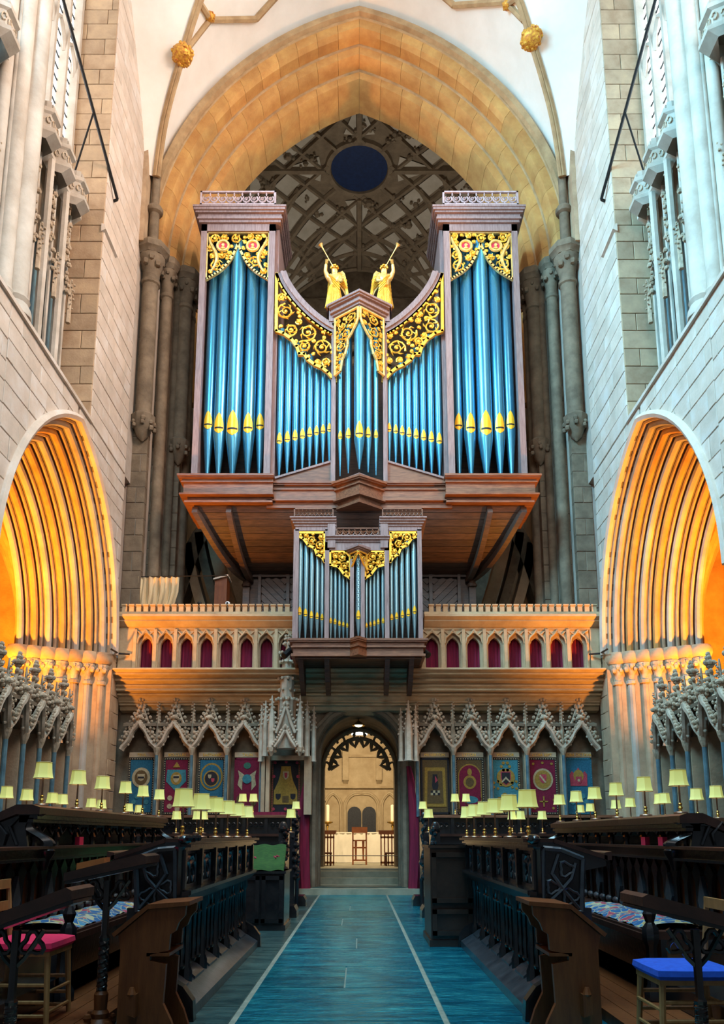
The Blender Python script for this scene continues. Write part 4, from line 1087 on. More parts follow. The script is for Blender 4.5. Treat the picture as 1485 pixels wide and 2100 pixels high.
# small loudspeakers / lamps fixed at the case corners
for px, py, lab in ((873, 1339, 'black cylindrical loudspeaker tilted beside the right corner of the small organ'), (588, 1340, 'grey tilted floodlight beside the left corner of the small organ')):
    x, z = P(px, py, 15.9); t = thing('spotlight', lab, 'spotlight', (x, 15.9, z))
    s = 1 if px > 700 else -1
    d = Vector((s*.5, -.55, -.65)).normalized(); c0 = Vector((x, 15.9, z))
    B().tube([c0-d*.14, c0-d*.13, c0+d*.10, c0+d*.11], [.03, .065, .075, .06], 10).build('housing', M['iron'], t)
    B().tube([c0, c0+Vector((-s*.05, .2, .1)), c0+Vector((-s*.10, .45, .1))], .015, 5).build('bracket', M['iron'], t)
# ================================================================== STONE SCREEN (pulpitum)
sc = struct('wall_screen', (0, 16.6, 0)); YF, YW = 16.6, 17.25
def fz(py, Y=YF): return P(737, py, Y)[1]
def fx(px, py=1300, Y=YF): return P(px, py, Y)[0]
XE = 5.27
st_ = M['screen_stone']
def run(poly, x0, x1, nm, m=st_, sm=25): return B().prism(poly, x0, x1, 'yz').build(nm, m, sc, sm)
z_top, z_c1, z_c0, z_fr, z_sill = fz(1258), fz(1264), fz(1286), fz(1291), fz(1372)
for x0, x1 in ((-XE, -1.42), (1.42, XE)):
    run([(YF-.14, z_c1), (YF-.14, z_top), (YF+.05, z_top), (YF+.05, z_c1)], x0, x1, 'parapet_course')
    run([(YF-.20, z_c1), (YF-.20, z_c1-.05), (YF-.12, z_c1-.11), (YF-.13, z_c1-.14), (YF-.03, z_c0), (YF+.3, z_c0), (YF+.3, z_c1)], x0, x1, 'parapet_cornice')
    run([(YF, z_fr), (YF, z_c0), (YF+.3, z_c0), (YF+.3, z_fr)], x0, x1, 'parapet_frieze')
w = .155; n = int((XE-1.40)/w)
for sg in (-1, 1):
    for k in range(n):
        x = sg*(XE-.05-w*(k+.5)); h = fz(1243)
        b = B().box(x-.05, x+.05, YF-.14, YF+.02, z_top, h-.03); b.prism([(YF-.16, h-.03), (YF-.16, h), (YF+.04, h), (YF+.04, h-.03)], x-.06, x+.06, 'yz')
        b.build('merlon', st_, sc, 0)
# arcade of curtained openings
def bay(xc, wd):
    oz = z_sill+.02; H = z_fr
    def frame(hw, rise, top, y0, y1, m, nm):
        ar = [(xc+x, top-rise+z) for x, z in arch_pts(hw, rise, 5)]
        poly = [(xc-wd/2, oz), (xc-wd/2, H), (xc+wd/2, H), (xc+wd/2, oz), (xc+hw, oz)]+ar+[(xc-hw, oz)]
        B().prism(poly, y0, y1, 'xz').build(nm, m, sc, 0)
    frame(wd*.40, .26, H-.06, YF+.02, YF+.10, st_, 'arcade_bay')
    frame(wd*.30, .22, H-.16, YF+.10, YF+.20, M['stone'], 'arcade_reveal')
    t = B().tube([(xc-wd*.40, YF+.01, oz)]+[(xc+x, YF+.01, H-.32+z) for x, z in arch_pts(wd*.40, .26, 5)][::-1]+[(xc+wd*.40, YF+.01, oz)], .018, 5)
    ar = arch_pts(wd*.40, .26, 5, False)
    for s in (-1, 1):                              # ogee hood sweeping up to the frieze, spandrel ribs
        t.tube([(xc+s*wd*.40, YF, H-.32), (xc+s*wd*.34, YF, H-.19), (xc+s*wd*.12, YF, H-.09), (xc, YF, H-.005)], .02, 5)
        t.tube([(xc+s*wd*.48, YF, H-.02), (xc+s*wd*.36, YF, H-.05), (xc+s*wd*.22, YF, H-.11)], .014, 5)
        t.ball((xc+s*wd*.27, YF+.12, H-.26), .03, 5, 4)
    t.build('arcade_tracery', st_, sc)
    B().box(xc-wd/2-.035, xc-wd/2+.035, YF-.03, YF+.06, oz, H).build('mullion', st_, sc, 0)
    B().prism([(YF-.06, z_sill-.03), (YF+.12, z_sill+.06), (YF+.2, z_sill+.06), (YF+.2, z_sill-.03)], xc-wd/2, xc+wd/2, 'yz').build('opening_sill', st_, sc, 0)
def curtain(xc, wd, k, side, nth):
    z0, z1 = z_sill+.03, z_fr-.08; rows = []; r = random.Random(k)
    for j in range(9):
        z = z0+(z1-z0)*j/8
        rows.append([(xc-wd*.36+wd*.72*i/16, YF+.24+.018*math.sin(i*1.57+.25*math.sin(j+k)), z) for i in range(17)])
    o = B().grid(rows).build('window_curtain', M['crimson']); 
    tag(o, 'crimson curtain in the %s small arch from the %s end of the screen parapet'%(nth, side), 'curtain', 'curtains in the screen arcade')
NTH = ['first', 'second', 'third', 'fourth', 'fifth', 'sixth', 'seventh', 'eighth', 'ninth']
lb = [297+41.4*i for i in range(8)]; rb = [1188-43*i for i in range(8)]
for i in range(8):
    for px, s in ((lb[i], 'left'), (rb[i], 'right')):
        xc = fx(px, 1335); wd = .445 if s == 'left' else .462
        bay(xc, wd); curtain(xc, wd, i, s, NTH[i])
for x0, x1 in ((-XE, fx(297)-.22), (fx(1188)+.23, XE)):
    B().box(x0, x1, YF+.0, YF+.25, z_sill, z_fr).build('end_pier', st_, sc, 0)
B().box(-XE, XE, YF+.32, YF+.45, z_sill-.3, z_fr).build('parapet_back', M['dark_oak'], sc, 0)
# coved string under the arcade
zs0 = z_sill
for poly, nm in (([(YF-.22, zs0-.02), (YF-.24, zs0-.07), (YF-.16, zs0-.12), (YF-.16, zs0-.05), (YF+.3, zs0+.0)], 'string_course'),
             ([(YF-.16, zs0-.05), (YF-.16, zs0-.14), (YF-.02, zs0-.20), (YF+.4, zs0-.2), (YF+.4, zs0-.0)], 'string_course'),
             ([(YF-.04, zs0-.18), (YF-.02, zs0-.26), (YF+.06, zs0-.30), (YF+.5, zs0-.3), (YF+.5, zs0-.15)], 'string_course'),
             ([(YF+.06, zs0-.28), (YF+.08, zs0-.44), (YF+.16, zs0-.48), (YF+.6, zs0-.5), (YF+.6, zs0-.2)], 'string_course'),
             ([(YF+.18, zs0-.46), (YF+.20, zs0-.52), (YF+.32, zs0-.66), (YF+.7, zs0-.7), (YF+.7, zs0-.4)], 'string_course'),
             ([(YF+.34, zs0-.62), (YF+.36, zs0-.70), (YF+.46, zs0-.84), (YF+.8, zs0-.9), (YF+.8, zs0-.6)], 'string_course')):
    run(poly, -5.3, 5.3, nm)
for k, (dy, dz) in enumerate(((-.23, -.05), (-.15, -.135), (-.03, -.255), (.07, -.36), (.09, -.45), (.20, -.525), (.33, -.67), (.37, -.72))):
    B().tube([(-5.29, YF+dy-.01, zs0+dz), (5.29, YF+dy-.01, zs0+dz)], .03 if k % 2 else .024, 6).build('string_roll', st_, sc)
# lower wall with the doorway
DW, DS, DR = 1.0, 3.02, 1.02
ar = [(x, DS+z) for x, z in arch_pts(DW, DR, 12)]
B().prism([(-5.4, 0), (-5.4, 4.4), (5.4, 4.4), (5.4, 0), (DW, 0)]+ar+[(-DW, 0)], YW, YW+.5, 'xz').build('screen_wall', M['grey_stone'], sc, 0)
for k, (r_, dy) in enumerate(((.08, 0), (.05, .14), (.05, .30))):
    a = DW-.05*k
    B().tube([(-a, YW-.04+dy, 0)]+[(x, YW-.04+dy, DS+z) for x, z in arch_pts(a, DR-.04*k, 12)][::-1]+[(a, YW-.04+dy, 0)], r_, 7).build('door_moulding', M['grey_stone'], sc)
# ogee hood and finial over the door
h = B()
for s in (-1, 1):
    h.tube([(s*1.12, YW-.08, DS+.05), (s*.98, YW-.08, DS+.52), (s*.62, YW-.08, DS+.90), (s*.26, YW-.08, DS+1.06), (s*.08, YW-.1, DS+1.22), (0, YW-.12, DS+1.36)], .06, 6)
h.prism([(-.42, DS+1.02), (0, DS+1.40), (.42, DS+1.02)], YW-.1, YW+.02, 'xz')
knobs(h, [(s*x, YW-.14, z) for s in (-1, 1) for x, z in ((.05, DS+1.36), (.10, DS+1.28), (.16, DS+1.22), (0, DS+1.46), (.0, DS+1.40))], .05)
h.build('door_hood', M['grey_stone'], sc)
# passage through the screen with a cusped inner arch
for s in (-1, 1):
    b = B().box(DW, DW+.3, YW+.4, 20.3, 0, 4.6); (b if s > 0 else b.mirror()).build('passage_wall', M['grey_stone'], sc, 0)
    kk = B().tube([(s*(DW-.06), 20.2, 0), (s*(DW-.06), 20.2, DS-.1)], .06, 6)
    for j, (x, z) in enumerate(((.86, .05), (.72, .42), (.48, .72), (.22, .93))):   # cusps
        kk.tube([(s*(x+.10*math.cos(t)), 20.2, DS-.1+z+.12*math.sin(t)) for t in [q*.6-.6 for q in range(8)]], .035, 5)
        kk.ball((s*(x-.08), 20.18, DS-.16+z), .05, 5, 4)
    kk.tube([(s*x, 20.2, DS-.1+z) for x, z in arch_pts(DW-.06, 1.02, 8, False)], .06, 6)
    kk.tube([(s*x*.80, 20.2, DS-.12+z*.80) for x, z in arch_pts(DW-.06, 1.02, 8, False)], .055, 6)
    ip = arch_pts(DW-.06, 1.02, 16, False); zz_ = []
    for j, (x, z) in enumerate(ip):
        f = (.80, .70, .60, .70)[j % 4]; zz_.append((s*x*f, 20.2, DS-.12+z*f-(.0)))
    kk.tube(zz_, .05, 6)
    kk.build('cusped_arch', M['dark_rib'], sc)
ap = arch_pts(DW, DR, 12)
B().loft([[(x, yv, DS+z) for x, z in ap] for yv in (YW+.4, 20.3)], False).build('passage_vault', M['grey_stone'], sc)
B().prism([(-1.3, DS-.3), (-1.3, 4.7), (1.3, 4.7), (1.3, DS-.3), (DW-.06, DS-.3)]+[(x, DS-.02+z) for x, z in arch_pts(DW-.06, DR-.04, 12)]+[(-DW+.06, DS-.3)], 20.3, 20.5, 'xz').build('inner_arch', M['grey_stone'], sc, 0)
B().box(-5.3, 5.3, 17.7, 18.1, 0, 6).build('screen_core', M['grey_stone'], sc, 0) if False else None
for s in (-1, 1):
    b = B().box(1.3, 5.3, 17.75, 20.3, 0, 5.6); (b if s > 0 else b.mirror()).build('screen_core', M['grey_stone'], sc, 0)
# ---- steps and the nave altar beyond
ns = struct('floor_nave', (0, 18, 0))
B().box(-1.35, 1.35, 16.75, 18.4, -.02, .12).build('door_step', M['paving'], ns, 0)
B().box(-1.0, 1.0, 17.05, 17.75, .12, .135).build('door_mat', M['slate_side'], ns, 0)
B().box(-1.6, 1.6, 18.35, 18.75, .0, .26).build('nave_step', M['paving'], ns, 0)
B().box(-1.6, 1.6, 18.7, 19.1, .0, .40).build('nave_step', M['paving'], ns, 0)
B().box(-5, 5, 19.0, 28.6, .0, .45).build('nave_platform', M['paving'], ns, 0)
wn = struct('wall_nave', (0, 27, 0)); YN = 26.5
def nz(py): return P(737, py, YN)[1]
def nx(px, py=1650): return P(px, py, YN)[0]
B().box(-5, 5, YN, YN+.4, .4, 4.6).box(-5, -.27, YN, YN+.4, 4.6, 7).box(.27, 5, YN, YN+.4, 4.6, 7).box(-.27, .27, YN, YN+.4, 5.0, 7).build('nave_wall', M['nave_stone'], wn, 0)
for zz, d in ((nz(1612), .10), (nz(1548), .08)):
    B().box(-5, 5, YN-d, YN+.02, zz-.08, zz).build('string_course', M['nave_stone'], wn, 0)
for px in (709, 777):
    x = nx(px, 1570); B().box(x-.10, x+.10, YN-.16, YN+.02, nz(1600), nz(1530)).prism([(YN-.16, nz(1600)), (YN, nz(1600)), (YN, nz(1608))], x-.08, x+.08, 'yz').build('buttress', M['nave_stone'], wn, 0)
for px, hw in ((683, 18), (742, 35), (799, 18), (654, 14)):
    x = nx(px); a = hw/1600*27.0; zb_ = nz(1656); zt_ = nz(1625)
    for k in range(2):
        B().tube([(x-a+.03*k, YN-.04, .4)]+[(x+u, YN-.04+.02*k, zb_+z_) for u, z_ in arch_pts(a-.05*k, zt_-zb_-.05*k, 7)][::-1]+[(x+a-.03*k, YN-.04, .4)], .045, 6).build('blind_arch', M['nave_stone'], wn)
for px in (727, 757):                                # twin dark lattice doors
    x = nx(px, 1680); a = 13.5/1600*27; zc_ = nz(1668)
    B().prism([(x-a, .4), (x+a, .4)]+[(x+u, zc_+z_) for u, z_ in arch_pts(a, .22, 5)], YN-.06, YN-.01, 'xz').build('lattice_door', M['purple_door'], wn, 0)
B().box(-.3, .3, YN+.2, YN+.22, 4.5, 5.1).build('far_window', M['glass'], wn, 0)
for k in range(3): B().box(-.16+.16*k-.012, -.16+.16*k+.012, YN+.08, YN+.18, 4.5, 5.1).build('window_mullion', M['nave_stone'], wn, 0)
B().box(-5, 5, 20.3, 26.6, 5.4, 5.55).build('nave_soffit', M['dark_rib'], wn, 0)
# pendant lamp in the passage
pl = thing('pendant_lamp', 'glowing brass pendant lamp hanging inside the doorway arch', 'lamp', (0, 19.0, P(735, 1487, 19)[1]))
z = P(735, 1487, 19)[1]
B().lathe([(.015, .12), (.03, .10), (.16, .0), (.17, -.015), (.15, -.01), (.03, .07)], (-.02, 19, z), 16).build('shade', M['brass'], pl)
B().lathe([(.01, -.05), (.08, -.03), (.10, .0), (.05, .04)], (-.02, 19, z), 12).build('bulb', M['flame'], pl)
B().tube([(-.02, 19, z+.1), (-.02, 19, 4.27)], .008, 5).build('cord', M['iron'], pl)
# altar
YA = 23.0
def az(py, Y=YA): return P(737, py, Y)[1]
def ax(px, py=1735, Y=YA): return P(px, py, Y)[0]
al = thing('nave_altar', 'altar table under a pale cream frontal beyond the screen doorway', 'altar', (0, YA, .45))
fr = B(); rows = []
for j in range(7):
    t = j/6; rows.append([(-1.0+2.0*i/30, YA-.02*math.sin(i*.9)*(1-t)-.015*math.sin(i*2.3+j), .46+(az(1709)-.46)*t) for i in range(31)])
fr.grid(rows).build('frontal', M['white_cloth'], al)
B().box(-1.0, 1.0, YA-.01, YA+.8, az(1709), az(1709)+.035).build('mensa_cloth', M['white_cloth'], al, 0)
B().box(-.98, .98, YA+.03, YA+.75, .45, az(1709)).build('table_body', M['dark_oak'], al, 0)
for px, lab in ((672, 'left'), (805, 'right')):        # candles behind the altar
    x = ax(px, 1660, YA+.95); t = thing('altar_candle', 'tall white candle on a brass stand, %s of the nave altar'%lab, 'candle', (x, YA+.95, .45), 'altar candles')
    z1, z0 = az(1652, YA+.95), az(1684, YA+.95)
    B().lathe([(.055, z0), (.055, z1), (.01, z1+.03)], (x, YA+.95, 0), 10).build('candle', M['candle'], t)
    B().lathe([(.16, .45), (.16, .48), (.03, .55), (.025, z0-.2), (.05, z0-.15), (.03, z0-.1), (.15, z0-.05), (.17, z0-.02), (.05, z0)], (x, YA+.95, 0), 12).build('candlestick', M['brass'], t)
def small_chair(px, Y, lab, wd=.45, h0=.45):
    x = P(px, 1740, Y)[0]; t = thing('oak_chair', lab, 'chair', (x, Y, h0)); m = M['orange_wood']
    for sx_ in (-1, 1):
        for sy in (0, .4):
            B().box(x+sx_*wd/2-.02, x+sx_*wd/2+.02, Y+sy-.02, Y+sy+.02, h0, h0+(.98 if sy == 0 else .45)).build('leg', m, t, 0)
    B().box(x-wd/2, x+wd/2, Y, Y+.42, h0+.43, h0+.47).build('seat', m, t, 0)
    B().box(x-wd/2-.03, x+wd/2+.03, Y-.025, Y+.02, h0+.84, h0+1.0).build('top_rail', m, t, 0)
    B().box(x-wd/2, x+wd/2, Y-.02, Y+.02, h0+.62, h0+.66).build('mid_rail', m, t, 0)
    for s in (-.5, .5): B().prism([(x+s*.2-.02, h0+.1), (x+s*.2+.02, h0+.1), (x+s*.2+.035, h0+.62), (x+s*.2-.035, h0+.62)], Y-.01, Y+.01, 'xz').build('splat', m, t, 0)
    B().box(x-wd/2, x+wd/2, Y-.015, Y+.015, h0+.1, h0+.14).build('stretcher', m, t, 0)
small_chair(737.5, 21.4, 'plain oak chair standing at the middle of the nave altar', .36)
for s, lab in ((-1, 'left'), (1, 'right')):              # reading desks either side of the altar
    Yd = 20.9; x0, x1 = sorted((ax(652 if s < 0 else 820, 1730, Yd), ax(686 if s < 0 else 780, 1730, Yd)))
    t = thing('reading_desk', 'orange oak reading desk on slatted legs, %s of the nave altar'%lab, 'desk', ((x0+x1)/2, Yd, .45)); m = M['orange_wood']
    zt_ = az(1703, Yd)
    B().prism([(x0-.02, zt_-.10), (x0-.06, zt_), (x1+.06, zt_), (x1+.02, zt_-.10)], Yd-.12, Yd+.35, 'xz').build('desk_top', m, t, 0)
    for k in range(6):
        x = x0+.02+(x1-x0-.04)*k/5; B().box(x-.016, x+.016, Yd-.02, Yd+.02, .45, zt_-.05).build('leg' if k in (0, 5) else 'slat', m, t, 0)
    for zz in (.5, az(1719, Yd)): B().box(x0, x1, Yd-.02, Yd+.02, zz, zz+.05).build('rail', m, t, 0)
    # low stool in front
    Ys = 20.55; xs = ax(664 if s < 0 else 806, 1770, Ys); t2 = thing('kneeling_stool', 'low dark stool before the %s reading desk in the nave'%lab, 'stool', (xs, Ys, .45))
    B().box(xs-.2, xs+.2, Ys, Ys+.3, .75, .79).build('seat', M['brown'], t2, 0)
    for a in (-.17, .17):
        for b_ in (.03, .27): B().box(xs+a-.02, xs+a+.02, Ys+b_-.02, Ys+b_+.02, .45, .75).build('leg', M['brown'], t2, 0)
ropez = az(1755, 20.0)
rp_ = B().tube([(-1.05, 20.0, ropez), (1.05, 20.0, ropez)], .012, 5).build('altar_rail_rope', M['iron']); tag(rp_, 'thin dark bar strung across the doorway before the altar', 'bar')
# ---- crimson door curtains
for s, lab in ((-1, 'left'), (1, 'right')):
    secs = []; zt_, zb_ = P(640, 1572, 17.0)[1], P(640, 1846, 16.6)[1]
    for j in range(15):
        t = j/14; z = zt_+(.05-zt_)*t; wd = .30*(.35+.65*math.sin(min(1, t*1.6)*math.pi/2)) if t < .6 else .30-.06*(t-.6)
        xi = DW+.02+.05*math.sin(t*3); ring = []
        for i in range(20):
            a = 2*math.pi*i/20; ring.append((s*(xi+wd/2+wd/2*math.cos(a)), 16.98+(.08+.02*math.sin(i*2.1))*math.sin(a)+.018*math.sin(i*2.6), z))
        secs.append(ring)
    o = B().loft(secs).build('door_curtain', M['crimson']); tag(o, 'long crimson curtain drawn back on the %s side of the screen doorway'%lab, 'curtain', 'curtains of the doorway')
# ================================================================== STALL CANOPIES AND TAPESTRIES
def canopy(label, w=.78, seed=1):
    t = thing('stall_canopy', label, 'canopy', (0, 0, 0), 'carved stone stall canopies')
    r = random.Random(seed); m = M['carve']; hw = w/2
    og = [(hw, 0), (hw*.92, .06), (hw*.70, .14), (hw*.55, .22), (hw*.44, .33), (hw*.30, .42), (hw*.12, .49), (0, .58)]
    a = B()
    for s in (-1, 1):
        a.tube([(s*x, -.08-.10*(1-abs(x)/hw), z) for x, z in og], .048, 6)
        a.tube([(s*x*.90, -.05-.08*(1-abs(x)/hw), z-.035) for x, z in og], .026, 6)
        for x, z in ((hw*.60, .10), (hw*.36, .27)): a.ball((s*x, -.08, z), .032, 6, 4)
    a.build('ogee_arch', M['pale_carve'], t)
    g = B()                                             # gable behind the arch
    for s in (-1, 1):
        g.tube([(s*hw*.95, -.02, .12), (s*hw*.5, -.02, .50), (s*.035, -.02, .92)], .030, 5)
    g.prism([(-hw*.5, .48), (0, .90), (hw*.5, .48), (hw*.2, .50), (0, .60), (-hw*.2, .50)], 0, .03, 'xz')
    g.build('gable', m, t)
    c = B(); L = []
    for s in (-1, 1):
        for k in range(9):
            f = k/8; L.append((s*(hw*.92-(hw*.90)*f), -.06-.02*(k % 2), .17+.74*f+.02))
        for k in range(9):
            f = k/8; L.append((s*(hw*.80*(1-f)+.02), -.16, .17+.42*f**.8))
        for k in range(4): L.append((s*(.03+.04*(k % 2)), -.10, .62+.05*k))
        for k in range(10): L.append((s*(hw*.97-hw*.9*(k/9))+s*.05, -.04+.03*(k % 3), .20+.76*(k/9)))
        for k in range(12): L.append((s*hw*r.uniform(.45, .95), -.06-.06*r.random(), .16+.22*r.random()))
    knobs(c, L, .034, r); c.build('crockets', m, t)['kind'] = 'stuff'
    f = B().lathe([(.02, .58), (.03, .64), (.055, .70), (.02, .74)], (0, -.16, 0), 6)
    knobs(f, [(.05*math.cos(k), -.16+.05*math.sin(k), .68) for k in range(6)], .03, r)
    f.build('finial', m, t); f = B()
    f.lathe([(.035, .90), (.03, 1.0), (.06, 1.03), (.03, 1.07), (.035, 1.16), (.01, 1.26)], (0, -.02, 0), 6)
    knobs(f, [(.085*math.cos(k*.9), -.02+.06*math.sin(k*.9), 1.09) for k in range(7)]+[(.0, -.02, 1.22), (.045, -.03, 1.17), (-.045, -.03, 1.17), (.06, -.02, .93), (-.06, -.02, .93)], .042, r)
    f.build('finial', m, t)
    p = B().lathe([(.050, .10), (.048, .62), (.012, 1.08)], (hw, -.02, 0), 4)
    knobs(p, [(hw+(1 if k % 2 else -1)*.045*(1-.6*k/15), -.06, .52+.036*k) for k in range(15)], .020, r)
    p.build('pinnacle', m, t)
    s_ = B().lathe([(.075, -.02), (.085, .03), (.05, .06)], (hw, -.06, 0), 8); s_.lathe([(.036, -.13), (.07, -.04), (.075, -.02)], (hw, -.06, 0), 8); s_.build('capital', m, t)
    B().lathe([(.036, -1.45), (.036, -.13)], (hw, -.06, 0), 8).build('column', M['blue_marble'], t)
    B().box(-hw+.02, hw-.02, .28, .32, -.10, .62).build('niche_back', M['grey_stone'], t, 0)
    B().prism([(-.10, .50), (-.10, .56), (.30, .66), (.30, .60)], -hw+.03, hw-.03, 'yz').build('niche_shade_plate', M['grey_stone'], t, 0)  # plate added behind the gable to keep overhead light off the niche
    B().prism([(-hw+.02, .12), (-hw+.02, .22), (-.06, .84), (.06, .84), (hw-.02, .22), (hw-.02, .12)]+[(x*.98, z+.02) for x, z in og[1:]]+[(-x*.98, z+.02) for x, z in og[-2:0:-1]], -.01, .02, 'xz').build('spandrel', M['grey_stone'], t, 0)  # filled in to keep light from above and in front out of the niche
    B().box(hw-.05, hw+.05, -.02, .32, -1.45, .10).build('partition', M['stone'], t, 0)
    return t
ZC_ = P(300, 1535, 16.75)[1]
proto = canopy('carved stone canopy over the first stall left of the screen, nearest the side wall')
lc = [283, 355, 427, 499]; rc = [1194, 1119, 1044, 968, 893]
proto.location = (P(lc[0], 1500, 16.75)[0], 16.95, ZC_)
LT = ['nearest the left side wall', 'second from the left side wall', 'third from the left side wall', 'next to the tall spired stall']
RT = ['nearest the right side wall', 'second from the right side wall', 'in the middle of the right screen row', 'second right of the doorway', 'next right of the doorway']
proto['label'] = 'crocketed stone stall canopy on the screen, '+LT[0]
for i in range(1, 4): dup(proto, (P(lc[i], 1500, 16.75)[0], 16.95, ZC_), None, 'crocketed stone stall canopy on the screen, '+LT[i])
for i in range(5): dup(proto, (P(rc[i], 1500, 16.75)[0], 16.95, ZC_), None, 'crocketed stone stall canopy on the screen, '+RT[i], -1)
SIDE = {-1: (12.95, 12.36, 11.77, 11.18, 10.59, 10.0, 9.41, 8.82), 1: (12.65, 12.06, 11.47, 10.88, 10.29, 9.70, 9.11, 8.52)}
for s in (-1, 1):
    for k, yv in enumerate(SIDE[s]):
        c = dup(proto, (s*5.0, yv-.05, 2.66 if s < 0 else 2.58), None, 'crocketed stone canopy over the side stalls, %s from the screen on the %s'%(NTH[k], 'left' if s < 0 else 'right'))
        c.rotation_euler = (0, 0, -s*math.pi/2); c.scale = (.76*(-s), 1.0, .96)
# tapestries
def text_mesh(txt, size):
    cu = bpy.data.curves.new('lettering', 'FONT'); cu.body = txt; cu.size = size; cu.align_x = 'CENTER'; cu.extrude = .002
    o = bpy.data.objects.new('lettering', cu); C.objects.link(o); bpy.context.view_layer.update()
    dg = bpy.context.evaluated_depsgraph_get(); me = bpy.data.meshes.new_from_object(o.evaluated_get(dg)); bpy.data.objects.remove(o)
    return me
def disc(x, z, rx, rz, y, n=20): return [(x+rx*math.cos(2*math.pi*i/n), z+rz*math.sin(2*math.pi*i/n)) for i in range(n)]
def shield(x, z, w, h): return [(x-w/2, z+h/2), (x+w/2, z+h/2), (x+w/2, z), (x+w*.36, z-h*.28), (x, z-h/2), (x-w*.36, z-h*.28), (x-w/2, z)]
def tapestry(label, W_, H_, field, border, motifs, txt=None, dots='cream', loc=(0,0,0), rz=0):
    t = thing('tapestry', label, 'tapestry', (0, 0, 0), 'heraldic stall tapestries'); hw, hh = W_/2, H_/2
    B().box(-hw, hw, 0, .02, -hh, hh).build('field', TAP[field], t, 0)
    b = B().box(-hw, hw, -.006, .0, hh-.045, hh).box(-hw, hw, -.006, 0, -hh, -hh+.045).box(-hw, -hw+.04, -.006, 0, -hh, hh).box(hw-.04, hw, -.006, 0, -hh, hh)
    b.build('border', TAP[border], t, 0)
    d = B(); n = int(W_/.05); n2 = int(H_/.05)
    for k in range(n): d.box(-hw+W_*(k+.25)/n, -hw+W_*(k+.7)/n, -.011, -.005, hh-.032, hh-.012).box(-hw+W_*(k+.25)/n, -hw+W_*(k+.7)/n, -.011, -.005, -hh+.012, -hh+.032)
    for k in range(n2): d.box(-hw+.010, -hw+.028, -.011, -.005, -hh+H_*(k+.25)/n2, -hh+H_*(k+.7)/n2).box(hw-.028, hw-.010, -.011, -.005, -hh+H_*(k+.25)/n2, -hh+H_*(k+.7)/n2)
    d.build('border_checks', TAP[dots], t, 0)
    for i, (nm, poly, colr, lv) in enumerate(motifs):
        B().prism(poly, -.006-.004*lv, .001, 'xz').build(nm, TAP[colr], t, 0)
    if txt:
        o = bpy.data.objects.new('lettering', text_mesh(txt, .085)); C.objects.link(o); o.parent = t
        o.location = (0, -.02, hh+.035); o.rotation_euler = (math.pi/2, 0, 0); o.data.materials.append(M['gilt'])
        B().box(-hw, hw, -.012, .02, hh+.012, hh+.12).build('name_panel', M['stone'], t, 0)
    t.location = loc; t.rotation_euler = (0, 0, rz); return t
H_ = 1.22; tz = P(300, 1612, 17.1)[1]
def tx(px): return P(px, 1612, 17.1)[0]
petals = lambda x, z, r, n, c='gold': [('flower', disc(x+r*math.cos(k*6.283/n), z+r*math.sin(k*6.283/n), r*.38, r*.38, 0, 8), c, 1) for k in range(n)]
tapestry('blue tapestry with a pale ring of arms, first left of the screen', .56, H_, 'blue', 'black', [('ring', disc(0, .18, .20, .22, 0), 'cream', 1), ('ring', disc(0, .18, .14, .16, 0), 'brown', 2), ('shield', shield(0, .18, .16, .16), 'cream', 3), ('bar', [(-.07, .16), (.07, .16), (.07, .20), (-.07, .20)], 'black', 4)]+petals(0, -.35, .14, 6, 'teal'), 'TEVIL', loc=(tx(290), 17.05, tz))
tapestry('red tapestry with a teal panel and crowned shield, second left of the screen', .56, H_, 'red', 'black', [('panel', [(-.20, .35), (.20, .35), (.22, .10), (0, -.12), (-.22, .10)], 'teal', 1), ('crown', [(-.08, .40), (0, .52), (.08, .40)], 'gold', 2), ('oval', disc(0, .16, .12, .14, 0), 'gold', 2), ('shield', shield(0, .15, .13, .17), 'cream', 3), ('bar', [(-.06, .17), (.06, .17), (.06, .21), (-.06, .21)], 'black', 4)]+petals(0, -.35, .15, 5, 'cream'), 'BOLCLUN', loc=(tx(362), 17.05, tz))
tapestry('blue and gold tapestry with a round quartered shield, third left of the screen', .58, H_, 'blue', 'black', [('arch', disc(0, .20, .25, .30, 0), 'gold', 1), ('arch', disc(0, .20, .21, .26, 0), 'blue', 2), ('ring', disc(0, .16, .17, .18, 0), 'gold', 3), ('ring', disc(0, .16, .14, .15, 0), 'black', 4), ('shield', shield(-.035, .20, .07, .09), 'cream', 5), ('shield', shield(.035, .12, .07, .09), 'rose', 5), ('scroll', [(-.15, -.22), (.15, -.22), (.12, -.28), (-.12, -.28)], 'gold', 1)], 'EASTHARP', loc=(tx(434), 17.05, tz))
tapestry('dark red tapestry with a helmet and pale mantling, fourth left of the screen', .56, H_, 'red', 'red', [('wing', [(-.06, .24), (-.20, .34), (-.17, .20), (-.20, .02), (-.10, -.10), (-.10, .08)], 'cream', 1), ('wing', [(.06, .24), (.20, .34), (.17, .20), (.20, .02), (.10, -.10), (.10, .08)], 'cream', 1), ('helmet', disc(0, .15, .10, .10, 0), 'teal', 2), ('crest', disc(0, .44, .08, .07, 0), 'green', 1), ('foot', disc(-.15, -.32, .07, .12, 0), 'brown', 1), ('foot', disc(.15, -.32, .07, .12, 0), 'brown', 1)], 'TAUN', 'red', loc=(tx(507), 17.05, tz))
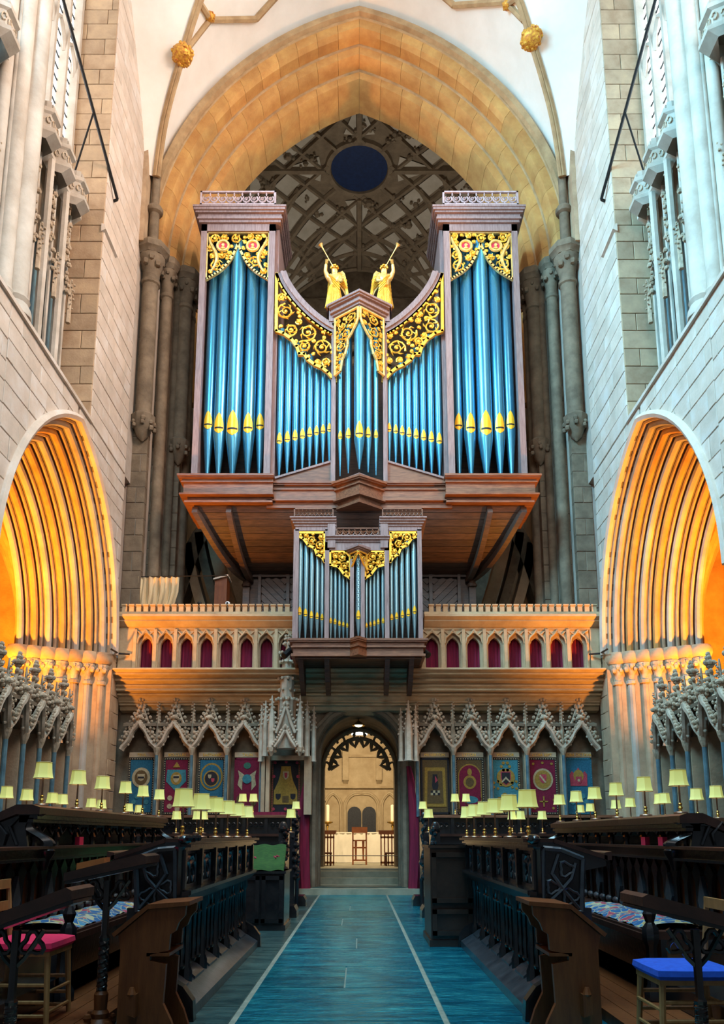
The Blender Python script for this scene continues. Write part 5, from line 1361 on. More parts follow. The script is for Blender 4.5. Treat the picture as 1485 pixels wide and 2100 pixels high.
tapestry('brown and gold tapestry with a bell shape and three shields, under the tall spired canopy', .62, H_, 'black', 'brown', [('bell', [(-.10, .42), (.10, .42), (.12, .25), (.16, .10), (.25, -.10), (.26, -.40), (-.26, -.40), (-.25, -.10), (-.16, .10), (-.12, .25)], 'gold', 1), ('shield', shield(0, .22, .13, .18), 'cream', 2), ('shield', shield(0, .22, .06, .12), 'rose', 3), ('shield', shield(-.16, -.24, .11, .13), 'black', 2), ('shield', shield(.16, -.24, .11, .13), 'black', 2), ('panel', [(-.07, -.36), (.07, -.36), (.07, -.22), (-.07, -.22)], 'brown', 2)]+[('rosette', disc(x, z, .035, .035, 0, 8), 'rose', 1) for x, z in ((-.24, .5), (0, .52), (.24, .5), (-.26, .2), (.26, .2), (-.26, -.5), (.0, -.5), (.26, -.5))], None, 'rose', loc=(tx(587), 17.0, tz))
tapestry('brown and gold tapestry with a chequered figure, next right of the doorway', .62, H_, 'brown', 'black', [('frame', [(-.22, .40), (.22, .40), (.24, -.45), (-.24, -.45)], 'gold', 1), ('inner', [(-.16, .32), (.16, .32), (.18, -.38), (-.18, -.38)], 'brown', 2), ('figure', [(-.05, .25), (.05, .25), (.07, .0), (.05, -.08), (-.05, -.08), (-.07, 0)], 'black', 3), ('flag', [(.0, .22), (.06, .12), (.0, .06)], 'rose', 4)]+[('check', [(-.10+.05*i, -.10-.05*j), (-.05+.05*i, -.10-.05*j), (-.05+.05*i, -.15-.05*j), (-.10+.05*i, -.15-.05*j)], 'cream' if (i+j) % 2 else 'black', 3) for i in range(4) for j in range(2)], 'MILVERTON', 'black', loc=(tx(892), 17.05, tz))
tapestry('dark red tapestry in a gold arch with a gold roundel, second right of the doorway', .62, H_, 'brown', 'black', [('arch', [(-.25, -.5), (.25, -.5)]+[(x, .22+z) for x, z in arch_pts(.25, .26, 6)], 'gold', 1), ('arch', [(-.23, -.5), (.23, -.5)]+[(x, .21+z) for x, z in arch_pts(.23, .24, 6)], 'red', 2), ('leaf', disc(0, .30, .05, .08, 0, 10), 'gold', 3), ('roundel', disc(0, .08, .14, .15, 0), 'gold', 3), ('roundel', disc(0, .08, .09, .10, 0), 'brown', 4), ('mitre', disc(0, -.30, .17, .08, 0), 'teal', 3)]+petals(0, -.28, .18, 6), 'LITTON', loc=(tx(963), 17.05, tz))
tapestry('bright blue tapestry with a black and gold chevron shield, middle right of the screen', .62, H_, 'teal', 'black', [('mantle', disc(0, .18, .20, .20, 0), 'gold', 1), ('shield', shield(0, .16, .22, .30), 'rose', 2), ('shield', shield(0, .16, .18, .26), 'black', 3), ('chevron', [(-.09, .10), (0, .20), (.09, .10), (.09, .06), (0, .15), (-.09, .06)], 'cream', 4)]+petals(-.20, .02, .08, 5)+petals(.20, .02, .08, 5)+petals(0, .42, .09, 6)+petals(0, -.36, .16, 7), 'WEDMOR', loc=(tx(1037), 17.05, tz))
tapestry('crimson tapestry with a pale roundel and red shield, fourth right of the doorway', .62, H_, 'red', 'black', [('roundel', disc(0, .14, .22, .24, 0), 'cream', 1), ('roundel', disc(0, .14, .18, .20, 0), 'gold', 2), ('shield', shield(0, .15, .15, .20), 'rose', 3), ('bend', [(-.08, .22), (-.05, .24), (.07, .08), (.04, .06)], 'cream', 4), ('cross', [(-.09, -.32), (.09, -.32), (.09, -.35), (-.09, -.35)], 'gold', 1), ('cross', [(-.015, -.22), (.015, -.22), (.015, -.45), (-.015, -.45)], 'gold', 1)]+[('flower', disc(x, z, .03, .03, 0, 8), 'gold', 1) for x, z in ((-.2, .48), (0, .5), (.2, .48), (-.22, -.3), (.22, -.3), (-.2, -.48), (.2, -.48))], 'COBA SEPT', loc=(tx(1113), 17.05, tz))
tapestry('teal tapestry with red mantling round a small shield, nearest the right side wall', .60, H_, 'blue', 'blue', [('mantle', [(-.19, .25), (-.14, .32), (-.08, .26), (0, .40), (.08, .26), (.14, .32), (.19, .25), (.18, 0), (-.18, 0)], 'rose', 1), ('crest', disc(0, .22, .11, .13, 0), 'gold', 2), ('shield', shield(0, .12, .13, .16), 'rose', 3), ('charge', disc(0, .12, .03, .03, 0, 8), 'cream', 4)]+petals(0, -.35, .15, 6, 'teal'), 'COBA OCTAVA', 'teal', loc=(tx(1186), 17.05, tz))
for s in (-1, 1):
    cols = ['red', 'blue', 'red', 'blue']
    for k in range(4):
        yv = SIDE[s][k]-.30
        tapestry('%s wool tapestry in the %s side stall from the screen on the %s'%('crimson' if cols[k] == 'red' else 'deep blue', NTH[k], 'left' if s < 0 else 'right'), .44, 1.15, cols[k] if k != 1 or s > 0 else 'blue', 'black',
                 [('roundel', disc(0, .1, .13, .20, 0), 'brown', 1), ('shield', shield(0, .06, .13, .20), 'rose' if cols[k] == 'blue' else 'teal', 2), ('charge', disc(0, .08, .04, .04, 0, 8), 'cream', 3)]+petals(0, -.33, .12, 5, 'rose')+petals(0, .40, .09, 5, 'gold'), None, 'cream', (s*5.24, yv, 1.95), -s*math.pi/2)
# tall spired canopy left of the doorway
def spire(px, full, label):
    xs = P(px, 1450, 16.45)[0]; Yv = 16.55; r = random.Random(px)
    Z = lambda py: P(px, py, Yv)[1]
    t = thing('spired_canopy', label, 'canopy', (xs, Yv, Z(1545)))
    m = M['pale_carve']
    def pinn(dx, dy, zb_, zm, zt_, rad, nm='pinnacle'):
        b = B().lathe([(rad*1.2, zb_), (rad, zb_+.06), (rad, zm), (rad*.9, zm+.04), (.01, zt_)], (xs+dx, Yv+dy, 0), 6)
        n = max(8, int((zt_-zm)/.05))
        knobs(b, [(xs+dx+(1 if k % 2 else -1)*rad*1.15*(1-.75*k/n), Yv+dy-rad*.5, zm-.05+(zt_-zm)*k/n) for k in range(n)], .026, r)
        b.build(nm, m, t)
    if not full:
        pinn(0, 0, Z(1560), Z(1490), Z(1436), .085); pinn(-.16, .1, Z(1560), Z(1500), Z(1450), .05); pinn(.16, .1, Z(1560), Z(1500), Z(1445), .05); return
    for dx in (-.30, .30): pinn(dx, -.12, Z(1535), Z(1475), Z(1428), .075)
    for dx in (-.46, .44): pinn(dx, .1, Z(1550), Z(1480), Z(1435), .06)
    for dx in (-.56, .58): pinn(dx, .2, Z(1560), Z(1490), Z(1445), .05)
    core = B().lathe([(.20, Z(1535)), (.19, Z(1440)), (.22, Z(1436)), (.15, Z(1430)), (.15, Z(1395)), (.18, Z(1390)), (.13, Z(1385)), (.12, Z(1362)), (.16, Z(1358)), (.06, Z(1350)), (.05, Z(1330)), (.01, Z(1302))], (xs, Yv+.05, 0), 8)
    core.build('spire_core', m, t)
    cr_ = B()
    for zz, rr_, nn in ((1434, .22, 10), (1392, .19, 9), (1358, .17, 9), (1344, .14, 8), (1338, .17, 8), (1320, .09, 6), (1310, .07, 6), (1304, .05, 5), (1415, .17, 6), (1375, .14, 6)):
        knobs(cr_, [(xs+rr_*math.cos(k*6.283/nn), Yv+.05+rr_*math.sin(k*6.283/nn), Z(zz)) for k in range(nn)], .040, r)
    cr_.build('crockets', M['carve'], t)['kind'] = 'stuff'
    for zb_, zt_, hw_, yy in ((1534, 1500, .22, -.20), (1505, 1452, .20, -.16)):
        g = B()
        for s in (-1, 1):
            g.tube([(xs+s*hw_, Yv+yy, Z(zb_)), (xs+s*hw_*.5, Yv+yy-.03, Z(zb_)+(Z(zt_)-Z(zb_))*.45), (xs+s*.015, Yv+yy, Z(zt_))], .035, 6)
            knobs(g, [(xs+s*hw_*(1-k/7)+s*.04, Yv+yy-.02, Z(zb_)+(Z(zt_)-Z(zb_))*(k+.5)/7+.02) for k in range(7)], .030, r)
        knobs(g, [(xs+.04*math.cos(k), Yv+yy, Z(zt_)+.05+.02*(k % 3)) for k in range(7)], .035, r)
        g.build('ogee_gable', m, t)
    bs = B()
    for dx in (-.30, .30):
        bs.lathe([(.02, Z(1552)), (.09, Z(1540)), (.10, Z(1534))], (xs+dx, Yv-.12, 0), 6)
        knobs(bs, [(xs+dx+.07*math.cos(k), Yv-.12+.07*math.sin(k), Z(1542)) for k in range(6)], .035, r)
    bs.build('corbel', M['carve'], t)
    for dx in (-.50, -.40, .42, .50):
        B().box(xs+dx-.04, xs+dx+.04, Yv+.2, Yv+.5, P(px, 1670, Yv)[1], Z(1548)).build('jamb_shaft', M['stone'], t, 0)
    B().box(xs-.5, xs+.5, Yv+.32, Yv+.5, Z(1556), Z(1546)).build('lintel', M['stone'], t, 0)
spire(587, True, 'tall spired stone canopy with crocketed pinnacles left of the doorway')
spire(838, False, 'slender crocketed stone pinnacle right of the doorway')
# things on the gallery behind the parapet
gc = B(); rows = []
for j in range(7):
    t = j/6; rows.append([(P(274+91*(i/40)*(1-.16*max(0, .5-t) if True else 1), 1240, 17.0)[0], 17.0+.045*math.sin(i*1.25)+.03*math.sin(i*.6+j*.4), P(320, 1244-60*t, 17.0)[1]) for i in range(41)])
tag(gc.grid(rows).build('gallery_curtain', M['cream']), 'short cream curtain hung behind the left end of the screen parapet', 'curtain')
bx0 = P(440, 1210, 17.2)[0]
bt = thing('wooden_booth', 'reddish brown wooden booth with a sloping top behind the left parapet', 'cabinet', (bx0+.15, 17.2, 5.75))
B().prism([(bx0, 5.75), (bx0+.28, 5.75), (bx0+.28, P(440, 1183, 17.2)[1]), (bx0, P(440, 1190, 17.2)[1])], 17.2, 17.6, 'xz').build('body', M['brown'], bt, 0)
B().prism([(bx0-.03, P(440, 1190, 17.2)[1]), (bx0+.31, P(440, 1182, 17.2)[1]), (bx0+.31, P(440, 1179, 17.2)[1]), (bx0-.03, P(440, 1187, 17.2)[1])], 17.15, 17.65, 'xz').build('lid', M['shaft_stone'], bt, 0)
cx0, cx1 = P(275, 1182, 17.0)[0], P(466, 1180, 17.0)[0]; cz = P(300, 1183, 17.0)[1]
tag(B().tube([(cx0, 17.0, cz), (cx1, 17.0, cz+.03)], .012, 5).build('curtain_rail', M['iron']), 'thin black curtain rail over the left end of the parapet', 'rail')
for px, lab in ((409, 'black'), (467, 'white')):
    x, z = P(px, 1238, 16.8); t = thing('camera_spotlight', 'small %s camera on the left parapet of the screen'%lab, 'camera', (x, 16.8, z))
    B().ball((x, 16.8, z), .055, 10, 8).build('housing', M['iron'] if lab == 'black' else M['white_pl'], t)
    B().lathe([(.03, -.12), (.03, -.03)], (x, 16.8, z), 8).build('stem', M['iron'], t); B().ball((x, 16.745, z), .022, 8, 6).build('lens', M['slit'], t)
# ================================================================== CHOIR STALLS
BO = M['black_oak']; DT = M['desk_top']
SD = {-1: 'left', 1: 'right'}
def bxs(s, x0, x1, y0, y1, z0, z1): return B().box(min(s*x0, s*x1), max(s*x0, s*x1), y0, y1, z0, z1)
def tracery(w, h, r=.012):                    # pierced Gothic panel in local (y across, z up), facing -x
    b = B(); hw = w/2
    for sy in (-1, 1):
        b.tube([(0, sy*hw*.5+u, h*.42+v) for u, v in arch_pts(hw*.48, h*.34, 5)], r, 5)
        b.tube([(0, sy*hw*.98, 0), (0, sy*hw*.98, h)], r, 5)
        b.tube([(0, sy*hw*.5, h*.62), (0, sy*hw*.75, h*.78), (0, sy*hw*.4, h*.98)], r, 5)
        b.tube([(0, sy*hw*.5, h*.05), (0, sy*hw*.28, h*.25), (0, sy*hw*.5, h*.5), (0, sy*hw*.72, h*.25), (0, sy*hw*.5, h*.05)], r*.9, 5)
    b.tube([(0, 0, 0), (0, 0, h*.45)], r, 5)
    b.tube([(0, hw*.22*math.cos(t), h*.80+h*.14*math.sin(t)) for t in [k*.785 for k in range(8)]], r*.9, 5, True)
    return b
def front_desk(s):
    t = thing('front_desk', 'long black oak choir desk with traceried panels beside the %s of the aisle'%SD[s], 'desk', (s*1.2, 7, 0), 'front choir desks')
    y0, y1 = 5.50, 8.95; ZT = 1.185; nb = 6; w = (y1-y0)/nb
    bxs(s, 1.20, 1.50, y0, y1, 0, .10).build('plinth', BO, t, 0)
    b = B().prism([(s*1.12, .0), (s*1.12, .07), (s*1.27, .16), (s*1.27, 0)], y0, y1, 'xz'); b.build('foot_board', M['lit_oak'], t, 0)
    bxs(s, 1.50, 1.54, y0, y1, 0, 1.05).build('back_panel', BO, t, 0)
    # open arcade of balusters below
    bal = B().lathe([(.020, 0), (.030, .02), (.016, .05), (.022, .12), (.016, .2), (.016, .34), (.026, .36), (.016, .39), (.028, .44), (.03, .47)], (0, 0, 0), 8).mesh('baluster', BO)
    ped = B().prism([(0, 0), (.16, 0), (.16, .16), (.05, .10), (0, .06)], -w*.30, w*.30, 'xz')
    if s < 0: ped.mirror()
    ped = ped.mesh('sloped_block', M['lit_oak'])
    for k in range(nb):
        yc = y0+w*(k+.5)
        for d in (-.30, 0, .30): inst('baluster', bal, t, (s*1.30, yc+d*w, .25))
        inst('sloped_block', ped, t, (s*1.24, yc, .10))
        g = B()
        for d in (-.15, .15): g.tube([(s*1.30, yc+d*w+u, .60+v) for u, v in arch_pts(w*.14, .11, 5)], .014, 5)
        g.tube([(s*1.30, yc+d2*w*.12, .68+.03*math.sin(d2*3)) for d2 in (-1, -.5, 0, .5, 1)], .01, 5)
        g.build('arcade_tracery', BO, t)
    for k in range(nb+1):
        yv = y0+w*k
        B().lathe([(.05, .10), (.05, .22), (.032, .26), (.028, .62), (.045, .66), (.04, .72), (.055, .76)], (s*1.29, yv, 0), 8).build('post', BO, t)
        B().prism([(s*1.28, .74), (s*1.16, .80), (s*1.16, .83), (s*1.28, .83)], yv-.035, yv+.035, 'xz').build('post_bracket', BO, t, 0)
    # shelf moulding, traceried upper panels, top moulding
    B().prism([(s*1.30, .70), (s*1.22, .74), (s*1.15, .81), (s*1.15, .835), (s*1.30, .85)], y0, y1, 'xz').build('shelf_moulding', BO, t, 0)
    bxs(s, 1.27, 1.31, y0, y1, .84, 1.11).build('upper_panel', BO, t, 0)
    tr = tracery(w*.70, .20, .015).mesh('panel_tracery', M['lit_oak'])
    for k in range(nb):
        yc = y0+w*(k+.5); inst('panel_tracery', tr, t, (s*1.235, yc, .87))
        f = bxs(s, 1.22, 1.26, yc-w*.40, yc+w*.40, .84, .868); f.merge(bxs(s, 1.235, 1.26, yc-w*.40, yc+w*.40, 1.075, 1.10)); f.build('panel_frame', BO, t, 0)
    for k in range(nb+1): bxs(s, 1.19, 1.27, y0+w*k-.03, y0+w*k+.03, .84, 1.11).build('panel_stile', BO, t, 0)
    for i, (xa, z0, z1) in enumerate(((1.20, 1.10, 1.125), (1.16, 1.125, 1.145), (1.185, 1.145, 1.16), (1.13, 1.16, ZT))):
        bxs(s, xa, 1.36, y0-.02, y1+.02, z0, z1).build('top_moulding', DT if i == 3 else BO, t, 0)
    # book slope falling away from the aisle
    B().prism([(s*1.34, ZT-.03), (s*1.34, ZT), (s*1.70, 1.07), (s*1.70, 1.04)], y0-.04, y1, 'xz').build('book_slope', DT, t, 0)
    B().prism([(s*1.68, 1.04), (s*1.73, 1.04), (s*1.73, 1.10), (s*1.68, 1.09)], y0-.04, y1, 'xz').build('book_ledge', DT, t, 0)
    # traceried desk end facing the viewer
    pr = [(s*1.20, .70), (s*1.23, 1.15), (s*1.36, 1.15), (s*1.69, 1.05), (s*1.69, 1.0), (s*1.54, .97), (s*1.52, .66), (s*1.36, .60)]
    B().prism(pr, y0-.03, y0+.0, 'xz').build('end_panel', BO, t, 0)
    e = B()
    K = lambda x: 1.20+(x-1.22)*.82
    pts = [(1.24, .70), (1.26, 1.12), (1.38, 1.11), (1.53, 1.05), (1.50, .70)]
    for i in range(5): a, c = pts[i], pts[(i+1) % 5]; e.tube([(s*a[0], y0-.045, a[1]), (s*c[0], y0-.045, c[1])], .018, 5)
    e.tube([(s*K(1.42), y0-.04, 1.08), (s*K(1.36), y0-.045, .95), (s*K(1.45), y0-.045, .84), (s*K(1.57), y0-.045, .72)], .014, 5)
    e.tube([(s*K(1.56), y0-.04, 1.02), (s*K(1.52), y0-.045, .92), (s*K(1.43), y0-.045, .84), (s*K(1.32), y0-.045, .76), (s*K(1.30), y0-.04, .72)], .014, 5)
    for x, z, r in ((K(1.50), .80, .05), (K(1.36), .86, .04), (K(1.48), .98, .045)):
        e.tube([(s*(x+r*(1+.25*math.cos(3*a))*math.cos(a)), y0-.045, z+r*(1+.25*math.cos(3*a))*math.sin(a)) for a in [k*6.283/14 for k in range(14)]], .010, 5, True)
    e.build('end_tracery', M['lit_oak'], t)
    B().lathe([(.03, .60), (.03, 1.10), (.045, 1.13)], (s*1.235, y0-.03, 0), 8).build('end_shaft', BO, t)
    bxs(s, 1.30, 1.58, y0-.01, y0+.03, 0, .72).build('end_board', BO, t, 0)
    fin = B().ball((s*1.20, y0-.03, 1.18), (.05, .06, .035), 8, 6); knobs(fin, [(s*1.17+.02*k, y0-.07+.02*k, 1.19) for k in range(4)], .022); fin.build('carved_head', BO, t)
    for yv, nm in ((y0-.06, 'sledge_foot'), (y1+.02, 'sledge_foot')):   # ogee feet
        B().prism([(s*1.42, 0), (s*1.42, .46), (s*1.37, .44), (s*1.33, .34), (s*1.26, .27), (s*1.17, .22), (s*1.10, .13), (s*1.09, 0)], yv, yv+.09, 'xz').build(nm, BO, t, 0)
        B().lathe([(.05, 0), (.035, .06), (.045, .10), (.02, .14)], (s*1.38, yv+.04, .46), 8).build('foot_cap', BO, t)
for s in (-1, 1): front_desk(s)
# ---- lamps
def lamp_proto():
    t = thing('choir_lamp', 'x', 'lamp', (0, 0, 0), 'shaded choir lamps')
    hexp = lambda w, d, z: [(w*math.cos(a), d*math.sin(a), z) for a in (0, .93, 1.57+.64, math.pi, math.pi+.93, 2*math.pi-.93)]
    prof = [(.081, .225), (.077, .233), (.070, .265), (.065, .31), (.0625, .352)]
    b = B(); b.loft([[(r*math.cos(a), r*.92*math.sin(a), z) for a in [math.pi/6+k*math.pi/3 for k in range(6)]] for r, z in prof], True, False); b.build('lamp_shade', M['shade'], t, 20)
    b = B(); b.loft([[(r*.97*math.cos(a), r*.9*math.sin(a), z) for a in [math.pi/6+k*math.pi/3 for k in range(6)]] for r, z in prof], True, False); b.build('shade_lining', M['shade_lining'], t, 20)
    for r, z in (prof[0], prof[-1]): B().tube([(r*math.cos(a), r*.92*math.sin(a), z) for a in [math.pi/6+k*math.pi/3 for k in range(6)]], .0035, 5, True).build('shade_trim', M['gold_trim'], t)
    B().lathe([(.055, 0), (.055, .012), (.05, .018), (.02, .022)], (0, 0, 0), 12).build('base', M['bronze'], t)
    B().lathe([(.016, .02), (.010, .035), (.019, .05), (.011, .065), (.016, .08), (.009, .09)], (0, 0, 0), 10).build('turned_socket', M['brass'], t)
    B().lathe([(.008, .085), (.007, .30)], (0, 0, 0), 8).build('stem', M['bronze'], t)
    return t
LP = lamp_proto(); LP_used = [False]
def lamp(x, y, z, label, rz=0, sc_=1.0):
    if not LP_used[0]: o = LP; LP_used[0] = True
    else: o = copy_tree(LP)
    o.location = (x, y, z); o.rotation_euler = (0, 0, rz); o['label'] = label; o.scale = (sc_, sc_, sc_); return o
def ypx(px, X, py=1700):                       # depth of a point X sideways that shows at column px
    d = ray(px, py); return X/d.x*d.y
rl = random.Random(4)
ORDN = ['nearest', 'second nearest', 'third nearest', 'fourth nearest', 'fifth nearest', 'farthest']
for k, px in enumerate((374, 411, 442, 466.5, 487, 507)):
    lamp(-1.27, ypx(px, -1.27), 1.185, '%s of six shaded lamps on the left front desk'%ORDN[k], rl.uniform(-.4, .4))
for k, px in enumerate((1084, 1046, 1016, 993.5, 973, 957.5)):
    lamp(1.24, ypx(px, 1.24), 1.185, '%s of six shaded lamps on the right front desk'%ORDN[k], rl.uniform(-.4, .4))
# ---- second row: bench, its arcaded back, and the reading desk of the row behind
def second_row(s):
    zt = 1.44 if s < 0 else 1.375; y0, y1 = 6.02, 10.1
    t = thing('stall_desk', 'black oak reading desk with pierced carved front behind the %s bench'%SD[s], 'desk', (s*2.6, 8, 0), 'second row desks')
    B().prism([(s*2.44, zt-.075), (s*2.44, zt-.02), (s*2.50, zt), (s*2.62, zt), (s*3.05, zt-.20), (s*3.05, zt-.25), (s*2.62, zt-.075)], y0, y1, 'xz').build('desk_top', DT, t, 0)
    for x, z in ((2.46, zt-.09), (2.49, zt-.115)): bxs(s, x, 2.6, y0+.02, y1-.02, z-.02, z+.015).build('top_moulding', BO, t, 0)
    zl = 1.125
    for x0, z0, z1 in ((2.36, zl-.02, zl), (2.40, zl-.085, zl-.02), (2.37, zl-.105, zl-.085)):
        bxs(s, x0, 2.62, 4.7, y1, z0, z1).build('ledge', DT if x0 == 2.36 else BO, t, 0)
    bxs(s, 2.85, 2.88, y0, y1, .8, zt-.1).build('back_board', BO, t, 0)
    nb = 9; w = (y1-y0)/nb
    poppy = B(); poppy.lathe([(.03, 0), (.022, .03), (.035, .07), (.018, .11), (.028, .14), (.02, .16)], (0, 0, 0), 8)
    poppy.tube([(0, -w*.42, .15), (0, -w*.25, .10), (0, 0, .20), (0, w*.25, .10), (0, w*.42, .15)], .016, 5)
    for sy in (-1, 1): poppy.tube([(0, sy*(.05+.04*math.cos(a)), .20+.04*math.sin(a)) for a in [k*.8 for k in range(8)]], .010, 5)
    pm = poppy.mesh('pierced_carving', BO)
    for k in range(nb): inst('pierced_carving', pm, t, (s*2.56, y0+w*(k+.5), zl))
    # S-scrolled end standards
    for yv in (y0+.05, y1-.10):
        secs = []
        for j in range(13):
            u = j/12; x = 2.50+.09*math.sin(u*math.pi*1.6)-.03; z = zt-.07-(zt-.07-zl)*u
            secs.append([(s*(x-.045), yv, z), (s*(x+.02), yv-.02, z), (s*(x+.05), yv, z), (s*(x+.05), yv+.05, z), (s*(x-.045), yv+.05, z)])
        B().loft(secs).build('scroll_standard', BO, t)
    B().prism([(s*2.52, zl), (s*3.0, zl), (s*3.0, zt-.24), (s*2.60, zt-.08), (s*2.52, zt-.08), (s*2.55, zl+.15)], y0+.02, y0+.05, 'xz').build('end_panel', BO, t, 0)
    e = B(); zz = zl+.01
    e.tube([(s*2.60, y0+.01, zt-.09), (s*2.66, y0+.0, zz+.14), (s*2.60, y0+.01, zz)], .012, 5); e.tube([(s*2.70, y0+.01, zz), (s*2.68, y0, zz+.08), (s*2.76, y0, zz+.17), (s*2.84, y0+.01, zz+.06), (s*2.92, y0+.01, zz)], .012, 5); e.build('end_tracery', BO, t)
    # turned boss under the ledge
    B().lathe([(.02, -.16), (.035, -.12), (.045, -.08), (.07, -.04), (.075, -.01), (.06, 0)], (s*2.40, y0+.06, zl-.02), 12).build('turned_boss', BO, t)
    # ---- bench with arcaded back
    b = thing('choir_bench', 'black oak choir bench with arcaded slatted back, %s side'%SD[s], 'bench', (s*2.2, 7.5, 0), 'choir benches')
    yb0, yb1 = 5.72, 9.3
    bxs(s, 2.52, 2.55, 4.7, yb1, .5, 1.02).build('back_board', M['brown'], b, 0)
    n = 22; ww = (yb1-4.75)/n
    sl = B().prism([(-ww*.16, 0), (ww*.16, 0), (ww*.16, .34), (ww*.36, .42), (0, .50), (-ww*.36, .42), (-ww*.16, .34)], -.012, .012, 'yz').mesh('back_slat', BO)
    dm = B(); dm.prism([(0, .10), (ww*.34, .22), (0, .40), (-ww*.34, .22)], -.015, .015, 'yz'); dm = dm.mesh('back_lozenge', M['lit_oak'])
    kn = B().ball((0, 0, 0), (.03, ww*.30, .035), 8, 6).mesh('back_knob', M['lit_oak'])
    for k in range(n):
        yv = 4.75+ww*(k+.5); inst('back_slat', sl, b, (s*2.49, yv, .52))
        if k % 3 == 1: inst('back_lozenge', dm, b, (s*2.475, yv+ww*.5, .52))
        inst('back_knob', kn, b, (s*2.47, yv, .60))
    bxs(s, 2.03, 2.50, yb0, yb1, .485, .54).build('seat', DT, b, 0)
    bxs(s, 2.01, 2.06, yb0, yb1, .475, .52).build('seat_edge', DT, b, 0)
    bxs(s, 2.12, 2.16, yb0, yb1, .08, .485).build('seat_riser', BO, b, 0)
    for yv in (yb0+.02, yb1-.08):
        B().lathe([(.07, .08), (.07, .14), (.045, .18), (.04, .44), (.06, .48), (.06, .56), (.03, .60), (.05, .66), (.02, .72)], (s*2.06, yv, 0), 8).build('bench_post', BO, b)
    cu = B(); rows = []
    for j in range(7):
        u = j/6; x = 2.06+.42*u
        rows.append([(s*x, yb0+.1+(yb1-1.8-yb0)*i/40, .545+.045*math.sin(math.pi*min(1, max(0, u)))**.4+.012*math.sin(i*1.1+j)*math.sin(i*.37)) for i in range(41)])
    o = cu.grid(rows).build('seat_cushion', M['needle']); tag(o, 'blue and red needlework cushion along the %s choir bench'%SD[s], 'cushion', 'needlework bench cushions')
    # boarded platform under the rows
    p = thing('choir_platform', 'dark brown boarded platform under the %s choir rows'%SD[s], 'platform', (s*3, 8, 0), 'boarded platforms')
    for k in range(4): bxs(s, 1.62+.125*k, 1.74+.125*k, 4.0, 10, .0, .075).build('floor_board', M['brown'], p, 0)
    bxs(s, 2.12, 5.1, 4.0, 10.4, 0, .22).build('upper_step', BO, p, 0)
    # red books and hymnals on the ledge
    for k, (yv, c) in enumerate(((6.55, 'rose'), (6.95, 'rose')) if s > 0 else ((7.1, 'rose'),)):
        bk = bxs(s, 2.50, 2.54, yv, yv+.10, zl, zl+.07); o = bk.build('hymn_book', M[c], None, 0); tag(o, 'small bright red book standing on the %s ledge, number counted from the near end %s'%(SD[s], 'first' if k == 0 else 'second'), 'book')
        o['label'] = 'small bright red book on the %s ledge, %s'%(SD[s], 'nearer the carved end' if k == 0 else 'farther along')
for s in (-1, 1): second_row(s)
for k, px in enumerate((81, 154, 205, 253, 290, 324)):
    lamp(-2.57, ypx(px, -2.57), 1.44, '%s of six shaded lamps on the left second row desk'%ORDN[k], rl.uniform(-.4, .4))
for k, px in enumerate((1399, 1327, 1268, 1223, 1185, 1150)):
    lamp(2.57, ypx(px, 2.57), 1.375, '%s of six shaded lamps on the right second row desk'%ORDN[k], rl.uniform(-.4, .4))
